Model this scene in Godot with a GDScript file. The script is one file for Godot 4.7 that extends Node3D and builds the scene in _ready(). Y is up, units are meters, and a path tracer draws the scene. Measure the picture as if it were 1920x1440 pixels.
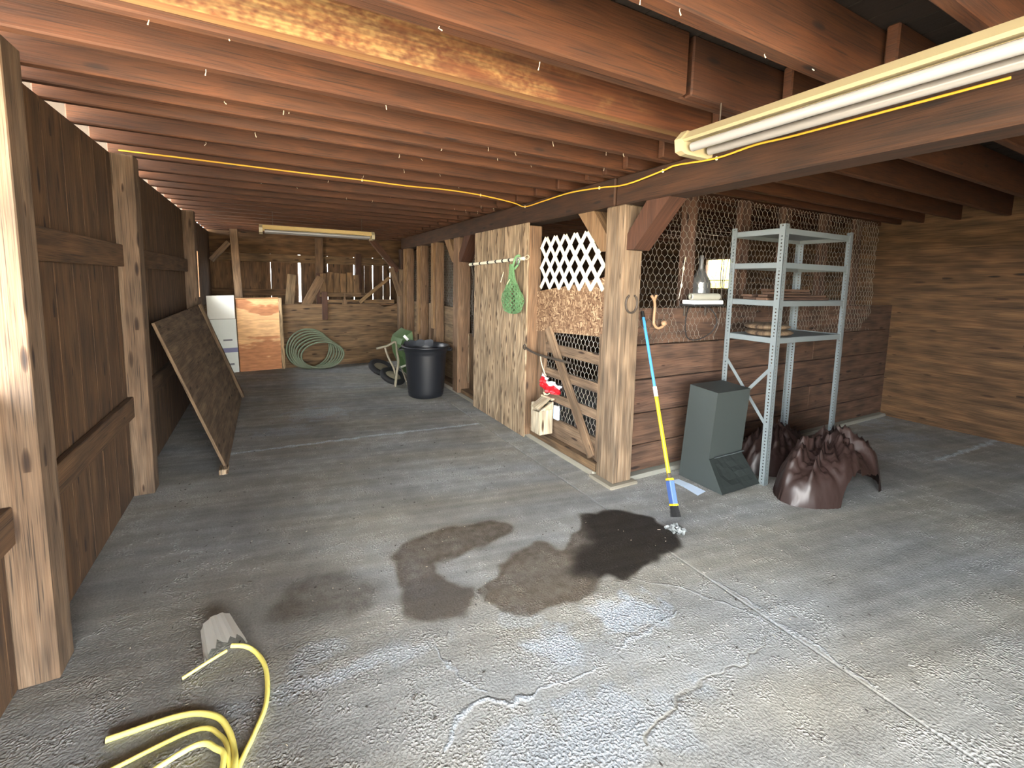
extends Node3D

var rng := RandomNumberGenerator.new()
var used := {}
var M := {}
var WHITE := Color(1, 1, 1)

# ------------------------------------------------------------------ naming helpers
func numbered(n: String) -> String:
	if not used.has(n):
		used[n] = 0
		return n
	used[n] += 1
	return "%s_%03d" % [n, used[n]]

func tag(o: Node, label: String, category: String, group := "", kind := "") -> void:
	o.set_meta("label", label)
	o.set_meta("category", category)
	if group != "":
		o.set_meta("group", group)
	if kind != "":
		o.set_meta("kind", kind)

func thing(n: String, label: String, category: String, at := Vector3.ZERO, group := "") -> Node3D:
	var o := Node3D.new()
	o.name = numbered(n)
	add_child(o, true)
	o.position = at
	tag(o, label, category, group)
	return o

func structure(n: String, label: String, category: String, at := Vector3.ZERO) -> Node3D:
	var o := Node3D.new()
	o.name = n
	used[n] = 0
	add_child(o, true)
	o.position = at
	tag(o, label, category, "", "structure")
	return o

func world_of(n: Node) -> Transform3D:
	var t := Transform3D.IDENTITY
	while n != self and n is Node3D:
		t = (n as Node3D).transform * t
		n = n.get_parent()
	return t

func put(parent: Node, n: String, st: SurfaceTool, m: Material, xf := Transform3D.IDENTITY) -> MeshInstance3D:
	var o := MeshInstance3D.new()
	o.mesh = st.commit()
	o.mesh.surface_set_material(0, m)
	o.name = numbered(n) if parent == self else n
	parent.add_child(o, true)
	o.transform = world_of(parent).affine_inverse() * xf
	return o

# ------------------------------------------------------------------ geometry helpers
func mb() -> SurfaceTool:
	var st := SurfaceTool.new()
	st.begin(Mesh.PRIMITIVE_TRIANGLES)
	return st

func tri(st: SurfaceTool, p: Array, uv: Array, c: Color, out: Vector3) -> void:
	var n: Vector3 = (p[1] - p[0]).cross(p[2] - p[0])
	if n.length_squared() < 1e-16:
		return
	var order := [0, 1, 2]
	if n.dot(out) > 0.0:
		order = [0, 2, 1]
	n = n.normalized()
	if n.dot(out) < 0.0:
		n = -n
	for i in order:
		st.set_normal(n)
		st.set_uv(uv[i])
		st.set_color(c)
		st.add_vertex(p[i])

func quad(st: SurfaceTool, a: Vector3, b: Vector3, c: Vector3, d: Vector3, ua: Vector2, ub: Vector2, uc: Vector2, ud: Vector2, col: Color, out: Vector3) -> void:
	tri(st, [a, b, c], [ua, ub, uc], col, out)
	tri(st, [a, c, d], [ua, uc, ud], col, out)

func face_uv(p: Vector3, axis: int, grain: int, off: Vector2) -> Vector2:
	var others := [0, 1, 2]
	others.erase(axis)
	var u: int = others[0]
	var v: int = others[1]
	if u == grain:
		u = others[1]
		v = others[0]
	if axis == grain:
		return Vector2(p[u] * 2.0, p[v] * 0.5) + off
	return Vector2(p[u] * 2.0, p[v] * 0.5) + off

# chamfered box centred on xf, grain along its longest side
func cbox(st: SurfaceTool, size: Vector3, xf := Transform3D.IDENTITY, ch := 0.003, col := Color(1, 1, 1), grain := -1) -> void:
	if grain < 0:
		grain = 0
		if size.y > size[grain]:
			grain = 1
		if size.z > size[grain]:
			grain = 2
	var off := Vector2(rng.randf() * 7.0, rng.randf() * 5.0)
	var h := size * 0.5
	ch = min(ch, min(h.x, min(h.y, h.z)) * 0.45)
	for ax in 3:
		var b := (ax + 1) % 3
		var c := (ax + 2) % 3
		for s in [-1.0, 1.0]:
			var q := []
			for k in [[-1, -1], [1, -1], [1, 1], [-1, 1]]:
				var p := Vector3.ZERO
				p[ax] = s * h[ax]
				p[b] = k[0] * (h[b] - ch)
				p[c] = k[1] * (h[c] - ch)
				q.append(p)
			var o := Vector3.ZERO
			o[ax] = s
			quad(st, xf * q[0], xf * q[1], xf * q[2], xf * q[3], face_uv(q[0], ax, grain, off), face_uv(q[1], ax, grain, off), face_uv(q[2], ax, grain, off), face_uv(q[3], ax, grain, off), col, xf.basis * o)
			if ch <= 0.0:
				continue
			for t in [-1.0, 1.0]:
				var e := []
				for k in [-1.0, 1.0]:
					var p := Vector3.ZERO
					p[ax] = s * h[ax]
					p[b] = t * (h[b] - ch)
					p[c] = k * (h[c] - ch)
					e.append(p)
					var r := p
					r[ax] = s * (h[ax] - ch)
					r[b] = t * h[b]
					e.append(r)
				var o2 := Vector3.ZERO
				o2[ax] = s
				o2[b] = t
				quad(st, xf * e[0], xf * e[1], xf * e[3], xf * e[2], face_uv(e[0], ax, grain, off), face_uv(e[1], ax, grain, off), face_uv(e[3], ax, grain, off), face_uv(e[2], ax, grain, off), col, xf.basis * o2)
	if ch > 0.0:
		for sx in [-1.0, 1.0]:
			for sy in [-1.0, 1.0]:
				for sz in [-1.0, 1.0]:
					var s3 := Vector3(sx, sy, sz)
					var p0 := Vector3(sx * h.x, sy * (h.y - ch), sz * (h.z - ch))
					var p1 := Vector3(sx * (h.x - ch), sy * h.y, sz * (h.z - ch))
					var p2 := Vector3(sx * (h.x - ch), sy * (h.y - ch), sz * h.z)
					tri(st, [xf * p0, xf * p1, xf * p2], [off, off, off], col, xf.basis * s3)

func tone(v := 0.1) -> Color:
	var k := 1.0 + rng.randf_range(-v, v)
	return Color(k, k * (1.0 + rng.randf_range(-v, v) * 0.15), k * (1.0 + rng.randf_range(-v, v) * 0.25))

func board(parent: Node, n: String, m: Material, size: Vector3, at: Vector3, rot := Vector3.ZERO, col := Color(-1, 0, 0), ch := 0.004) -> MeshInstance3D:
	var st := mb()
	cbox(st, size, Transform3D.IDENTITY, ch, tone() if col.r < 0.0 else col)
	return put(parent, n, st, m, Transform3D(Basis.from_euler(rot * PI / 180.0), at))

# box from min to max corner
func slab(parent: Node, n: String, m: Material, lo: Vector3, hi: Vector3, col := Color(-1, 0, 0), ch := 0.004) -> MeshInstance3D:
	return board(parent, n, m, hi - lo, (lo + hi) * 0.5, Vector3.ZERO, col, ch)

func along(a: Vector3, b: Vector3, side := Vector3.UP) -> Transform3D:
	var z := (b - a).normalized()
	var x := side.cross(z).normalized()
	var y := z.cross(x)
	return Transform3D(Basis(x, y, z), (a + b) * 0.5)

# timber from a to b: w across, h along "side"
func timber(parent: Node, n: String, m: Material, a: Vector3, b: Vector3, w: float, h: float, side := Vector3.UP, col := Color(-1, 0, 0), ch := 0.004) -> MeshInstance3D:
	var st := mb()
	cbox(st, Vector3(w, h, a.distance_to(b)), Transform3D.IDENTITY, ch, tone() if col.r < 0.0 else col)
	return put(parent, n, st, m, along(a, b, side))

func ring_at(p: Vector3, x: Vector3, y: Vector3, r: float, sides: int) -> Array:
	var a := []
	for i in sides:
		var t := TAU * i / sides
		a.append(p + (x * cos(t) + y * sin(t)) * r)
	return a

# round tube through points; r may be a number or one radius per point
func tube(st: SurfaceTool, pts: Array, r, sides := 8, closed := false, col := Color(1, 1, 1)) -> void:
	var n := pts.size()
	var rings := []
	var x := Vector3.ZERO
	var run := 0.0
	var lens := []
	for i in n:
		var t: Vector3
		if closed:
			t = pts[(i + 1) % n] - pts[(i - 1 + n) % n]
		else:
			t = pts[min(i + 1, n - 1)] - pts[max(i - 1, 0)]
		t = t.normalized()
		if x == Vector3.ZERO:
			x = t.cross(Vector3.UP if abs(t.y) < 0.9 else Vector3.RIGHT).normalized()
		x = (x - t * x.dot(t)).normalized()
		var y := t.cross(x)
		var rr: float = r[i] if r is Array else r
		rings.append([pts[i], x, y, rr])
		if i > 0:
			run += pts[i].distance_to(pts[i - 1])
		lens.append(run)
	var m := n if closed else n - 1
	for i in m:
		var A = rings[i]
		var B = rings[(i + 1) % n]
		for k in sides:
			var t0 := TAU * k / sides
			var t1 := TAU * (k + 1) / sides
			var n0: Vector3 = A[1] * cos(t0) + A[2] * sin(t0)
			var n1: Vector3 = A[1] * cos(t1) + A[2] * sin(t1)
			var m0: Vector3 = B[1] * cos(t0) + B[2] * sin(t0)
			var m1: Vector3 = B[1] * cos(t1) + B[2] * sin(t1)
			var v := [A[0] + n0 * A[3], A[0] + n1 * A[3], B[0] + m1 * B[3], B[0] + m0 * B[3]]
			var nn := [n0, n1, m1, m0]
			var uu := [Vector2(t0 * 0.05, lens[i] * 0.5), Vector2(t1 * 0.05, lens[i] * 0.5), Vector2(t1 * 0.05, lens[i] * 0.5 + 0.05), Vector2(t0 * 0.05, lens[i] * 0.5 + 0.05)]
			var g: Vector3 = (v[1] - v[0]).cross(v[2] - v[0])
			var ord := [0, 1, 2, 0, 2, 3] if g.dot(n0) < 0.0 else [0, 2, 1, 0, 3, 2]
			for q in ord:
				st.set_normal(nn[q])
				st.set_uv(uu[q])
				st.set_color(col)
				st.add_vertex(v[q])
	if not closed:
		for e in [0, n - 1]:
			var A = rings[e]
			var d: Vector3 = (pts[0] - pts[1]) if e == 0 else (pts[n - 1] - pts[n - 2])
			var a := ring_at(A[0], A[1], A[2], A[3], sides)
			for k in sides:
				tri(st, [A[0], a[k], a[(k + 1) % sides]], [Vector2.ZERO, Vector2.ZERO, Vector2.ZERO], col, d)

func smooth(pts: Array, steps := 6, closed := false) -> Array:
	var out := []
	var n := pts.size()
	for i in (n if closed else n - 1):
		var p0: Vector3 = pts[(i - 1 + n) % n] if closed or i > 0 else pts[0] * 2.0 - pts[1]
		var p1: Vector3 = pts[i]
		var p2: Vector3 = pts[(i + 1) % n]
		var p3: Vector3 = pts[(i + 2) % n] if closed or i + 2 < n else pts[n - 1] * 2.0 - pts[n - 2]
		for s in steps:
			out.append(p1.cubic_interpolate(p2, p0, p3, float(s) / steps))
	if not closed:
		out.append(pts[n - 1])
	return out

func wire(parent: Node, n: String, m: Material, pts: Array, r, sides := 8, closed := false) -> MeshInstance3D:
	var c: Vector3 = pts[0]
	var q := []
	for p in pts:
		q.append(p - c)
	var st := mb()
	tube(st, q, r, sides, closed)
	return put(parent, n, st, m, Transform3D(Basis.IDENTITY, c))

# profile of Vector2(radius, y), turned about y
func lathe(st: SurfaceTool, prof: Array, segs := 32, warp := 0.0) -> void:
	var n := prof.size()
	var norms := []
	for i in n:
		var d: Vector2 = prof[min(i + 1, n - 1)] - prof[max(i - 1, 0)]
		norms.append(Vector2(d.y, -d.x).normalized())
	for i in n - 1:
		for k in segs:
			var v := []
			var nn := []
			var uu := []
			for q in [[i, k], [i, k + 1], [i + 1, k + 1], [i + 1, k]]:
				var a: float = TAU * q[1] / segs
				var p: Vector2 = prof[q[0]]
				var rr := p.x * (1.0 + warp * sin(a * 3.0 + p.y * 5.0))
				v.append(Vector3(cos(a) * rr, p.y, sin(a) * rr))
				var m: Vector2 = norms[q[0]]
				nn.append(Vector3(cos(a) * m.x, m.y, sin(a) * m.x))
				uu.append(Vector2(a * 0.3, p.y))
			var g: Vector3 = (v[2] - v[0]).cross(v[3] - v[1])
			var ord := [0, 1, 2, 0, 2, 3] if g.dot(nn[0] + nn[2]) < 0.0 else [0, 2, 1, 0, 3, 2]
			for q in ord:
				st.set_normal(nn[q])
				st.set_uv(uu[q])
				st.set_color(WHITE)
				st.add_vertex(v[q])

# extruded polygon: points (a,b) mapped by basis axes, thickness t along the third axis
func prism(st: SurfaceTool, poly: PackedVector2Array, t: float, xf: Transform3D, col := Color(1, 1, 1), lying := false) -> void:
	var idx := Geometry2D.triangulate_polygon(poly)
	var c := Vector2.ZERO
	for p in poly:
		c += p
	c /= poly.size()
	for s in [-0.5, 0.5]:
		for i in range(0, idx.size(), 3):
			var v := []
			var u := []
			for k in 3:
				var p := poly[idx[i + k]]
				v.append(xf * Vector3(p.x, p.y, s * t))
				u.append(Vector2(p.y * 2.0, p.x * 0.5) if lying else Vector2(p.x * 2.0, p.y * 0.5))
			tri(st, v, u, col, xf.basis.z * s)
	var cw := Geometry2D.is_polygon_clockwise(poly)
	for i in poly.size():
		var a := poly[i]
		var b := poly[(i + 1) % poly.size()]
		var d := b - a
		var o := Vector2(-d.y, d.x) if cw else Vector2(d.y, -d.x)
		quad(st, xf * Vector3(a.x, a.y, -t * 0.5), xf * Vector3(b.x, b.y, -t * 0.5), xf * Vector3(b.x, b.y, t * 0.5), xf * Vector3(a.x, a.y, t * 0.5), Vector2(0, a.y * 0.5), Vector2(0, b.y * 0.5), Vector2(t * 2, b.y * 0.5), Vector2(t * 2, a.y * 0.5), col, xf.basis * Vector3(o.x, o.y, 0))

# hexagonal netting on the rectangle o + u*[0,w] + v*[0,h]
func netting(parent: Node, n: String, o: Vector3, u: Vector3, v: Vector3, w: float, h: float, cell := 0.042, r := 0.0016) -> MeshInstance3D:
	var st := mb()
	var nz := FastNoiseLite.new()
	nz.seed = int(o.x * 100 + o.z * 37)
	nz.frequency = 3.0
	var nrm := u.cross(v)
	var dx := cell
	var dy := cell * 0.9
	var cols := int(w / dx)
	var rows := int(h / dy)
	var pt := func(a: float, b: float) -> Vector3:
		var k := nz.get_noise_2d(a, b)
		var k2 := nz.get_noise_2d(a + 9.0, b)
		return u * clampf(a + k * 0.012, 0, w) + v * clampf(b + k2 * 0.012, 0, h) + nrm * (k * 0.02)
	var seg := func(a: Vector3, b: Vector3, rr: float) -> void:
		var t := (b - a).normalized()
		var x := t.cross(nrm).normalized()
		var y := t.cross(x)
		var ra := ring_at(a, x, y, rr, 3)
		var rb := ring_at(b, x, y, rr, 3)
		for k in 3:
			var l := (k + 1) % 3
			quad(st, ra[k], ra[l], rb[l], rb[k], Vector2.ZERO, Vector2.ZERO, Vector2.ZERO, Vector2.ZERO, WHITE, (ra[k] + ra[l]) * 0.5 - a)
	for j in rows + 1:
		for i in cols + 1:
			var sx := (0.5 if j % 2 == 1 else 0.0) * dx
			var x := i * dx + sx
			var y := j * dy
			if x > w or y + dy > h + 0.01:
				continue
			var a: Vector3 = pt.call(x, y)
			var b: Vector3 = pt.call(x, y + dy * 0.5)
			seg.call(a, b, r * 1.3)
			if x - dx * 0.5 >= 0:
				seg.call(b, pt.call(x - dx * 0.5, y + dy), r)
			if x + dx * 0.5 <= w:
				seg.call(b, pt.call(x + dx * 0.5, y + dy), r)
	return put(parent, n, st, M.wire, Transform3D(Basis.IDENTITY, o))

# ------------------------------------------------------------------ textures and materials
func noise(s: int, f := 1.0, oct := 3, kind := FastNoiseLite.TYPE_SIMPLEX_SMOOTH) -> FastNoiseLite:
	var n := FastNoiseLite.new()
	n.seed = s
	n.frequency = f
	n.noise_type = kind
	n.fractal_type = FastNoiseLite.FRACTAL_FBM
	n.fractal_octaves = oct
	return n

# 0.5 m across by 2 m along the grain; returns [colour, height]
func wood_tex(sd: int, contrast: float, lines: float, knots: int, blotch := 0.12, w := 384, h := 768, sway := 0.16) -> Array:
	var a := noise(sd, 1.0, 3)
	var b := noise(sd + 5, 1.0, 2)
	var c := noise(sd + 9, 1.0, 2)
	var r := RandomNumberGenerator.new()
	r.seed = sd
	var kn := []
	for i in knots:
		kn.append([r.randf() * w, r.randf() * h, r.randf_range(0.006, 0.016) * w * 2.0, r.randf_range(0.3, 0.7)])
	var rgb := PackedByteArray()
	rgb.resize(w * h * 3)
	var hh := PackedByteArray()
	hh.resize(w * h)
	for y in h:
		var v := float(y) / h
		# the noise runs on a cylinder along the grain and is cross-faded over the width, so repeats join
		var cy := cos(v * TAU)
		var sy := sin(v * TAU)
		for x in w:
			var u := float(x) / w
			var bend := 0.0
			var g := 0.0
			var fine := 0.0
			var l := 0.0
			var cloud := 0.0
			var fade := smoothstep(0.86, 1.0, u)
			for pas in (2 if fade > 0.0 else 1):
				var uu := u if pas == 0 else u - 1.0
				var k := 1.0 - fade if pas == 0 else fade
				var bd := b.get_noise_3d(uu * 2.0, cy * 0.35, sy * 0.35) * sway
				bend += k * bd
				g += k * a.get_noise_3d((uu + bd) * 22.0, cy * 0.32, sy * 0.32)
				fine += k * c.get_noise_3d(uu * 110.0, cy * 1.5, sy * 1.5)
				l += k * sin((uu + bd * 1.4) * lines * TAU) * 0.5
				cloud += k * b.get_noise_3d(uu * 5.0 + 30.0, cy * 0.8, sy * 0.8)
			var t := 0.74 + contrast * (g * 0.45 + l * 0.1 + fine * 0.6) + blotch * cloud
			var crack := c.get_noise_3d((u + bend * 0.1) * 70.0 + 11.0, cy * 0.7, sy * 0.7)
			t *= 1.0 - contrast * 1.6 * smoothstep(0.32, 0.6, crack)
			rgb[(y * w + x) * 3] = int(clampf(t, 0.05, 1.0) * 255.0)
			rgb[(y * w + x) * 3 + 1] = int(clampf(t * (0.985 + 0.05 * g), 0.05, 1.0) * 255.0)
			rgb[(y * w + x) * 3 + 2] = int(clampf(t * (0.96 + 0.1 * g), 0.05, 1.0) * 255.0)
			hh[y * w + x] = int(clampf(0.55 + contrast * (g * 0.5 + fine * 0.6 + l * 0.2), 0, 1) * 255.0)
	for k in kn:
		var kr: float = k[2]
		for y in range(maxi(0, int(k[1] - kr * 1.6)), mini(h, int(k[1] + kr * 1.6))):
			for x in range(maxi(0, int(k[0] - kr)), mini(w, int(k[0] + kr))):
				var d := Vector2((x - k[0]) / kr, (y - k[1]) / (kr * 1.6)).length()
				if d < 1.0:
					var f: float = 1.0 - k[3] * (1.0 - d * d)
					var q := (y * w + x) * 3
					for ch in 3:
						rgb[q + ch] = int(rgb[q + ch] * pow(f, 1.0 + 0.2 * ch))
	var i1 := Image.create_from_data(w, h, false, Image.FORMAT_RGB8, rgb)
	var i2 := Image.create_from_data(w, h, false, Image.FORMAT_L8, hh)
	return [ImageTexture.create_from_image(i1), ImageTexture.create_from_image(i2)]

func stained_joist_tex() -> ImageTexture:
	# red-brown joist with a speckled tan mould stain along most of its length
	var n := noise(62, 1.0, 3)
	var n2 := noise(63, 1.0, 3)
	var img := Image.create(1024, 96, false, Image.FORMAT_RGB8)
	for y in 96:
		for x in 1024:
			var X := x / 1024.0 * 3.26
			var Y := y / 96.0 * 0.22
			var g := n.get_noise_2d(X * 2.0, Y * 60.0)
			var sp := n2.get_noise_2d(X * 26.0, Y * 45.0)
			var reach := smoothstep(2.3, 1.0, X + n.get_noise_2d(X * 3.0, Y * 8.0) * 0.9)
			var k := clampf(reach * (0.72 + sp * 0.8 + 0.6 * n.get_noise_2d(X * 5.0, Y * 9.0)), 0.0, 1.0)
			var c := Color(0.34, 0.19, 0.095).lerp(Color(0.52, 0.41, 0.25), k)
			img.set_pixel(x, y, c * (0.95 + 0.3 * g))
	return ImageTexture.create_from_image(img)

func veneer_tex() -> ImageTexture:
	var n := noise(52, 1.0, 2)
	var n2 := noise(53, 1.0, 3)
	var img := Image.create(256, 512, false, Image.FORMAT_RGB8)
	for y in 512:
		for x in 256:
			var u := absf(x / 128.0 - 1.0)
			var v := absf(y / 256.0 - 1.0)
			var p := n.get_noise_2d(u * 0.45 + 3.0, v * 2.6) + n2.get_noise_2d(u * 2.0, v * 14.0) * 0.22
			var c := Color(0.86, 0.69, 0.51).lerp(Color(0.7, 0.48, 0.33), smoothstep(0.0, 0.14, p))
			img.set_pixel(x, y, c * (0.93 + 0.14 * n2.get_noise_2d(u * 3.0, v * 30.0)))
	return ImageTexture.create_from_image(img)

func osb_tex() -> ImageTexture:
	var s := 448
	var r := RandomNumberGenerator.new()
	r.seed = 77
	var img := Image.create(s, s, false, Image.FORMAT_RGB8)
	img.fill(Color(0.55, 0.44, 0.34))
	for k in 1500:
		var c := Vector2(r.randf() * s, r.randf() * s)
		var ang := r.randf_range(0.35, 1.35) * (1.0 if r.randf() < 0.7 else -1.0) + PI * 0.25
		var l := r.randf_range(14, 40)
		var w := r.randf_range(3, 9)
		var t := r.randf()
		var col := Color(0.52, 0.4, 0.3).lerp(Color(0.93, 0.83, 0.7), t * t * 0.6 + t * 0.4)
		if r.randf() < 0.12:
			col = Color(0.4, 0.27, 0.17)
		var d := Vector2(cos(ang), sin(ang))
		var e := Vector2(-d.y, d.x)
		var a := -l * 0.5
		while a < l * 0.5:
			var b := -w * 0.5
			while b < w * 0.5:
				var p := c + d * a + e * b
				img.set_pixel(posmod(int(p.x), s), posmod(int(p.y), s), col * (0.93 + 0.1 * absf(sin(b * 2.0 + k))))
				b += 0.8
			a += 0.8
	return ImageTexture.create_from_image(img)

func mat(col: Color, rough := 0.85, tex = null, spec := 0.5) -> StandardMaterial3D:
	var m := StandardMaterial3D.new()
	m.albedo_color = col
	m.roughness = rough
	m.metallic_specular = spec
	m.vertex_color_use_as_albedo = true
	if tex is Array:
		m.albedo_texture = tex[0]
		m.heightmap_enabled = true
		m.heightmap_texture = tex[1]
		m.heightmap_scale = 0.25
	elif tex != null:
		m.albedo_texture = tex
	return m

func make_materials() -> void:
	var fir := wood_tex(11, 0.22, 9.0, 4)
	var old := wood_tex(23, 0.27, 6.0, 7, 0.22, 512, 768, 0.06)
	var ply := wood_tex(37, 0.52, 7.0, 46, 0.18, 512, 1024)
	M.joist = mat(Color(0.37, 0.212, 0.095), 0.75, fir)
	M.joist_tan = mat(Color(1, 1, 1), 0.8, stained_joist_tex())
	M.joist_tan.uv1_scale = Vector3(1.0 / 6.52, 1.0 / 0.1105, 1)
	M.joist_tan.uv1_offset = Vector3(1.72 / 6.52, 0, 0)
	M.beam = mat(Color(0.27, 0.165, 0.085), 0.8, old)
	M.deck = mat(Color(0.14, 0.095, 0.065), 0.9, old)
	M.post = mat(Color(0.57, 0.49, 0.405), 0.85, old)
	M.stud = mat(Color(0.6, 0.475, 0.36), 0.85, fir)
	M.plank = mat(Color(0.43, 0.325, 0.26), 0.85, old)
	M.plank_grey = mat(Color(0.55, 0.46, 0.35), 0.9, old)
	M.rail = mat(Color(0.58, 0.485, 0.39), 0.9, old)
	M.brace = mat(Color(0.36, 0.225, 0.145), 0.8, fir)
	M.door = mat(Color(0.76, 0.665, 0.545), 0.85, ply)
	M.door.heightmap_scale = 0.4
	M.ply = mat(Color(0.82, 0.62, 0.43), 0.8, fir)
	M.veneer = mat(Color(0.97, 0.95, 0.92), 0.8, veneer_tex())
	M.veneer.uv1_scale = Vector3(0.4, 0.8, 1)
	M.veneer.uv1_offset = Vector3(0.15, 0.27, 0)
	M.back = mat(Color(0.42, 0.31, 0.2), 0.9, old)
	M.lean = mat(Color(0.5, 0.42, 0.33), 0.9, old)
	M.gap = mat(Color(0.12, 0.08, 0.05), 0.95)
	M.osb = mat(Color(0.78, 0.75, 0.71), 0.85, osb_tex())
	M.osb.uv1_scale = Vector3(0.9, 3.6, 1)
	M.white_paint = mat(Color(0.9, 0.87, 0.78), 0.7)
	M.drywall = mat(Color(0.8, 0.8, 0.77), 0.8)
	M.drywall_tape = mat(Color(0.45, 0.45, 0.56), 0.8)
	M.print_grey = mat(Color(0.42, 0.42, 0.44), 0.8)
	M.pale_box = mat(Color(0.86, 0.81, 0.71), 0.9, old)
	M.dusty = mat(Color(0.2, 0.215, 0.24), 0.6)
	M.wire = mat(Color(0.55, 0.53, 0.49), 0.55)
	M.wire.metallic = 0.35
	M.steel = mat(Color(0.43, 0.465, 0.475), 0.5)
	M.steel.metallic = 0.2
	M.duct = mat(Color(0.215, 0.24, 0.235), 0.55)
	M.duct.metallic = 0.15
	M.black_plastic = mat(Color(0.095, 0.105, 0.125), 0.38)
	M.rubber = mat(Color(0.06, 0.06, 0.065), 0.8)
	M.green_poly = mat(Color(0.24, 0.34, 0.18), 0.5)
	M.cart_tube = mat(Color(0.5, 0.47, 0.4), 0.6)
	M.cart_pale = mat(Color(0.75, 0.76, 0.7), 0.5)
	M.net = mat(Color(0.42, 0.58, 0.4), 0.8)
	M.enamel = mat(Color(0.6, 0.56, 0.44), 0.45)
	M.enamel_old = mat(Color(0.86, 0.76, 0.52), 0.55)
	M.tube_glass = mat(Color(0.5, 0.5, 0.5), 0.25)
	M.cord = mat(Color(0.85, 0.66, 0.2), 0.6)
	M.hose = mat(Color(0.98, 0.93, 0.5), 0.4)
	M.paper = mat(Color(0.85, 0.85, 0.82), 0.9)
	M.blue_paper = mat(Color(0.78, 0.85, 0.92), 0.8)
	M.blue = mat(Color(0.25, 0.52, 0.72), 0.4)
	M.blue_head = mat(Color(0.27, 0.38, 0.62), 0.45)
	M.yellow = mat(Color(0.96, 0.8, 0.12), 0.4)
	M.bristle = mat(Color(0.08, 0.08, 0.09), 0.7)
	M.clear = mat(Color(0.48, 0.5, 0.5), 0.25)
	M.bone = mat(Color(0.6, 0.47, 0.35), 0.6)
	M.twine = mat(Color(0.83, 0.78, 0.66), 0.9)
	M.iron = mat(Color(0.3, 0.27, 0.24), 0.55)
	M.iron.metallic = 0.5
	M.tape_white = mat(Color(0.92, 0.9, 0.82), 0.6)
	M.tape_dark = mat(Color(0.1, 0.1, 0.1), 0.7)
	M.red = mat(Color(0.76, 0.08, 0.13), 0.4)
	M.bag_white = mat(Color(0.9, 0.9, 0.9), 0.4)
	M.jug = mat(Color(0.72, 0.8, 0.88), 0.45)
	M.pvc = mat(Color(0.62, 0.62, 0.57), 0.4)
	M.galv = mat(Color(0.55, 0.56, 0.56), 0.35)
	M.galv.metallic = 0.7
	M.hose_green = mat(Color(0.34, 0.37, 0.29), 0.6)
	M.tarp = mat(Color(0.17, 0.12, 0.108), 0.42)
	M.grass = mat(Color(0.62, 0.58, 0.4), 0.95)
	M.gravel = mat(Color(0.66, 0.615, 0.55), 0.95)
	M.leaf = mat(Color(0.5, 0.5, 0.2), 0.7)
	var g := mat(Color(0.9, 0.95, 0.95, 0.12), 0.05)
	g.transparency = BaseMaterial3D.TRANSPARENCY_ALPHA
	M.glass = g
	M.crumb = mat(Color(0.2, 0.18, 0.16), 0.95)
	M.chaff = mat(Color(0.75, 0.72, 0.64), 0.9)

# distance outside (positive) or inside (negative) a polygon
func sdf(p: Vector2, poly: PackedVector2Array) -> float:
	var d := 1e9
	var n := poly.size()
	for i in n:
		var q := Geometry2D.get_closest_point_to_segment(p, poly[i], poly[(i + 1) % n])
		d = minf(d, p.distance_squared_to(q))
	d = sqrt(d)
	return -d if Geometry2D.is_point_in_polygon(p, poly) else d

var pale := []      # pale crust patches: x, z, rx, rz, strength
var cracks := []    # polylines on the slab: points, width, tone, height

func lay_floor_marks() -> void:
	pale = [
		[1.44, -1.41, 0.17, 0.13, 0.85], [1.36, -1.5, 0.1, 0.08, 0.6], [1.0, -1.42, 0.13, 0.1, 0.6], [0.93, -1.62, 0.12, 0.08, 0.35], [0.14, -1.84, 0.12, 0.08, 0.5],
		[0.2, -1.68, 0.42, 0.05, 0.4], [0.48, -1.66, 0.12, 0.05, 0.35], [0.9, -1.06, 0.28, 0.14, 0.5], [0.7, -1.12, 0.2, 0.12, 0.4], [1.15, -0.98, 0.25, 0.1, 0.35], [0.62, -2.1, 0.08, 0.25, 0.25],
		[0.42, -5.35, 0.35, 0.28, 0.55], [0.12, -4.85, 0.3, 0.18, 0.4],
	]
	cracks = [
		[[Vector2(-0.4, -4.385), Vector2(0.2, -4.36), Vector2(0.9, -4.33), Vector2(1.5, -4.28), Vector2(1.93, -4.25)], 0.035, 1.3, 0.6],
		[[Vector2(0.46, -1.24), Vector2(0.52, -1.295), Vector2(0.6, -1.325), Vector2(0.64, -1.325), Vector2(0.684, -1.293), Vector2(0.72, -1.265), Vector2(0.76, -1.285), Vector2(0.82, -1.268)], 0.017, 0.85, 1.2],
		[[Vector2(0.82, -1.27), Vector2(0.92, -1.27), Vector2(0.99, -1.25), Vector2(1.09, -1.262)], 0.01, 0.6, 0.8],
		[[Vector2(0.56, -1.64), Vector2(0.6, -1.5), Vector2(0.63, -1.42), Vector2(0.66, -1.36)], 0.009, 0.5, 0.5],
		[[Vector2(1.25, -1.27), Vector2(1.32, -1.29), Vector2(1.42, -1.29), Vector2(1.52, -1.31), Vector2(1.62, -1.32)], 0.01, 0.6, 0.9],
		[[Vector2(1.62, -1.6), Vector2(1.78, -1.4), Vector2(1.9, -1.22), Vector2(1.94, -1.1)], 0.011, 0.3, 0.5],
		[[Vector2(1.05, -0.95), Vector2(1.35, -1.02), Vector2(1.62, -0.99), Vector2(1.85, -1.03)], 0.008, -0.3, -0.5],
		[[Vector2(1.975, -1.4), Vector2(1.985, -1.15), Vector2(1.98, -0.7)], 0.011, 0.4, 0.4],
	]

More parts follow.
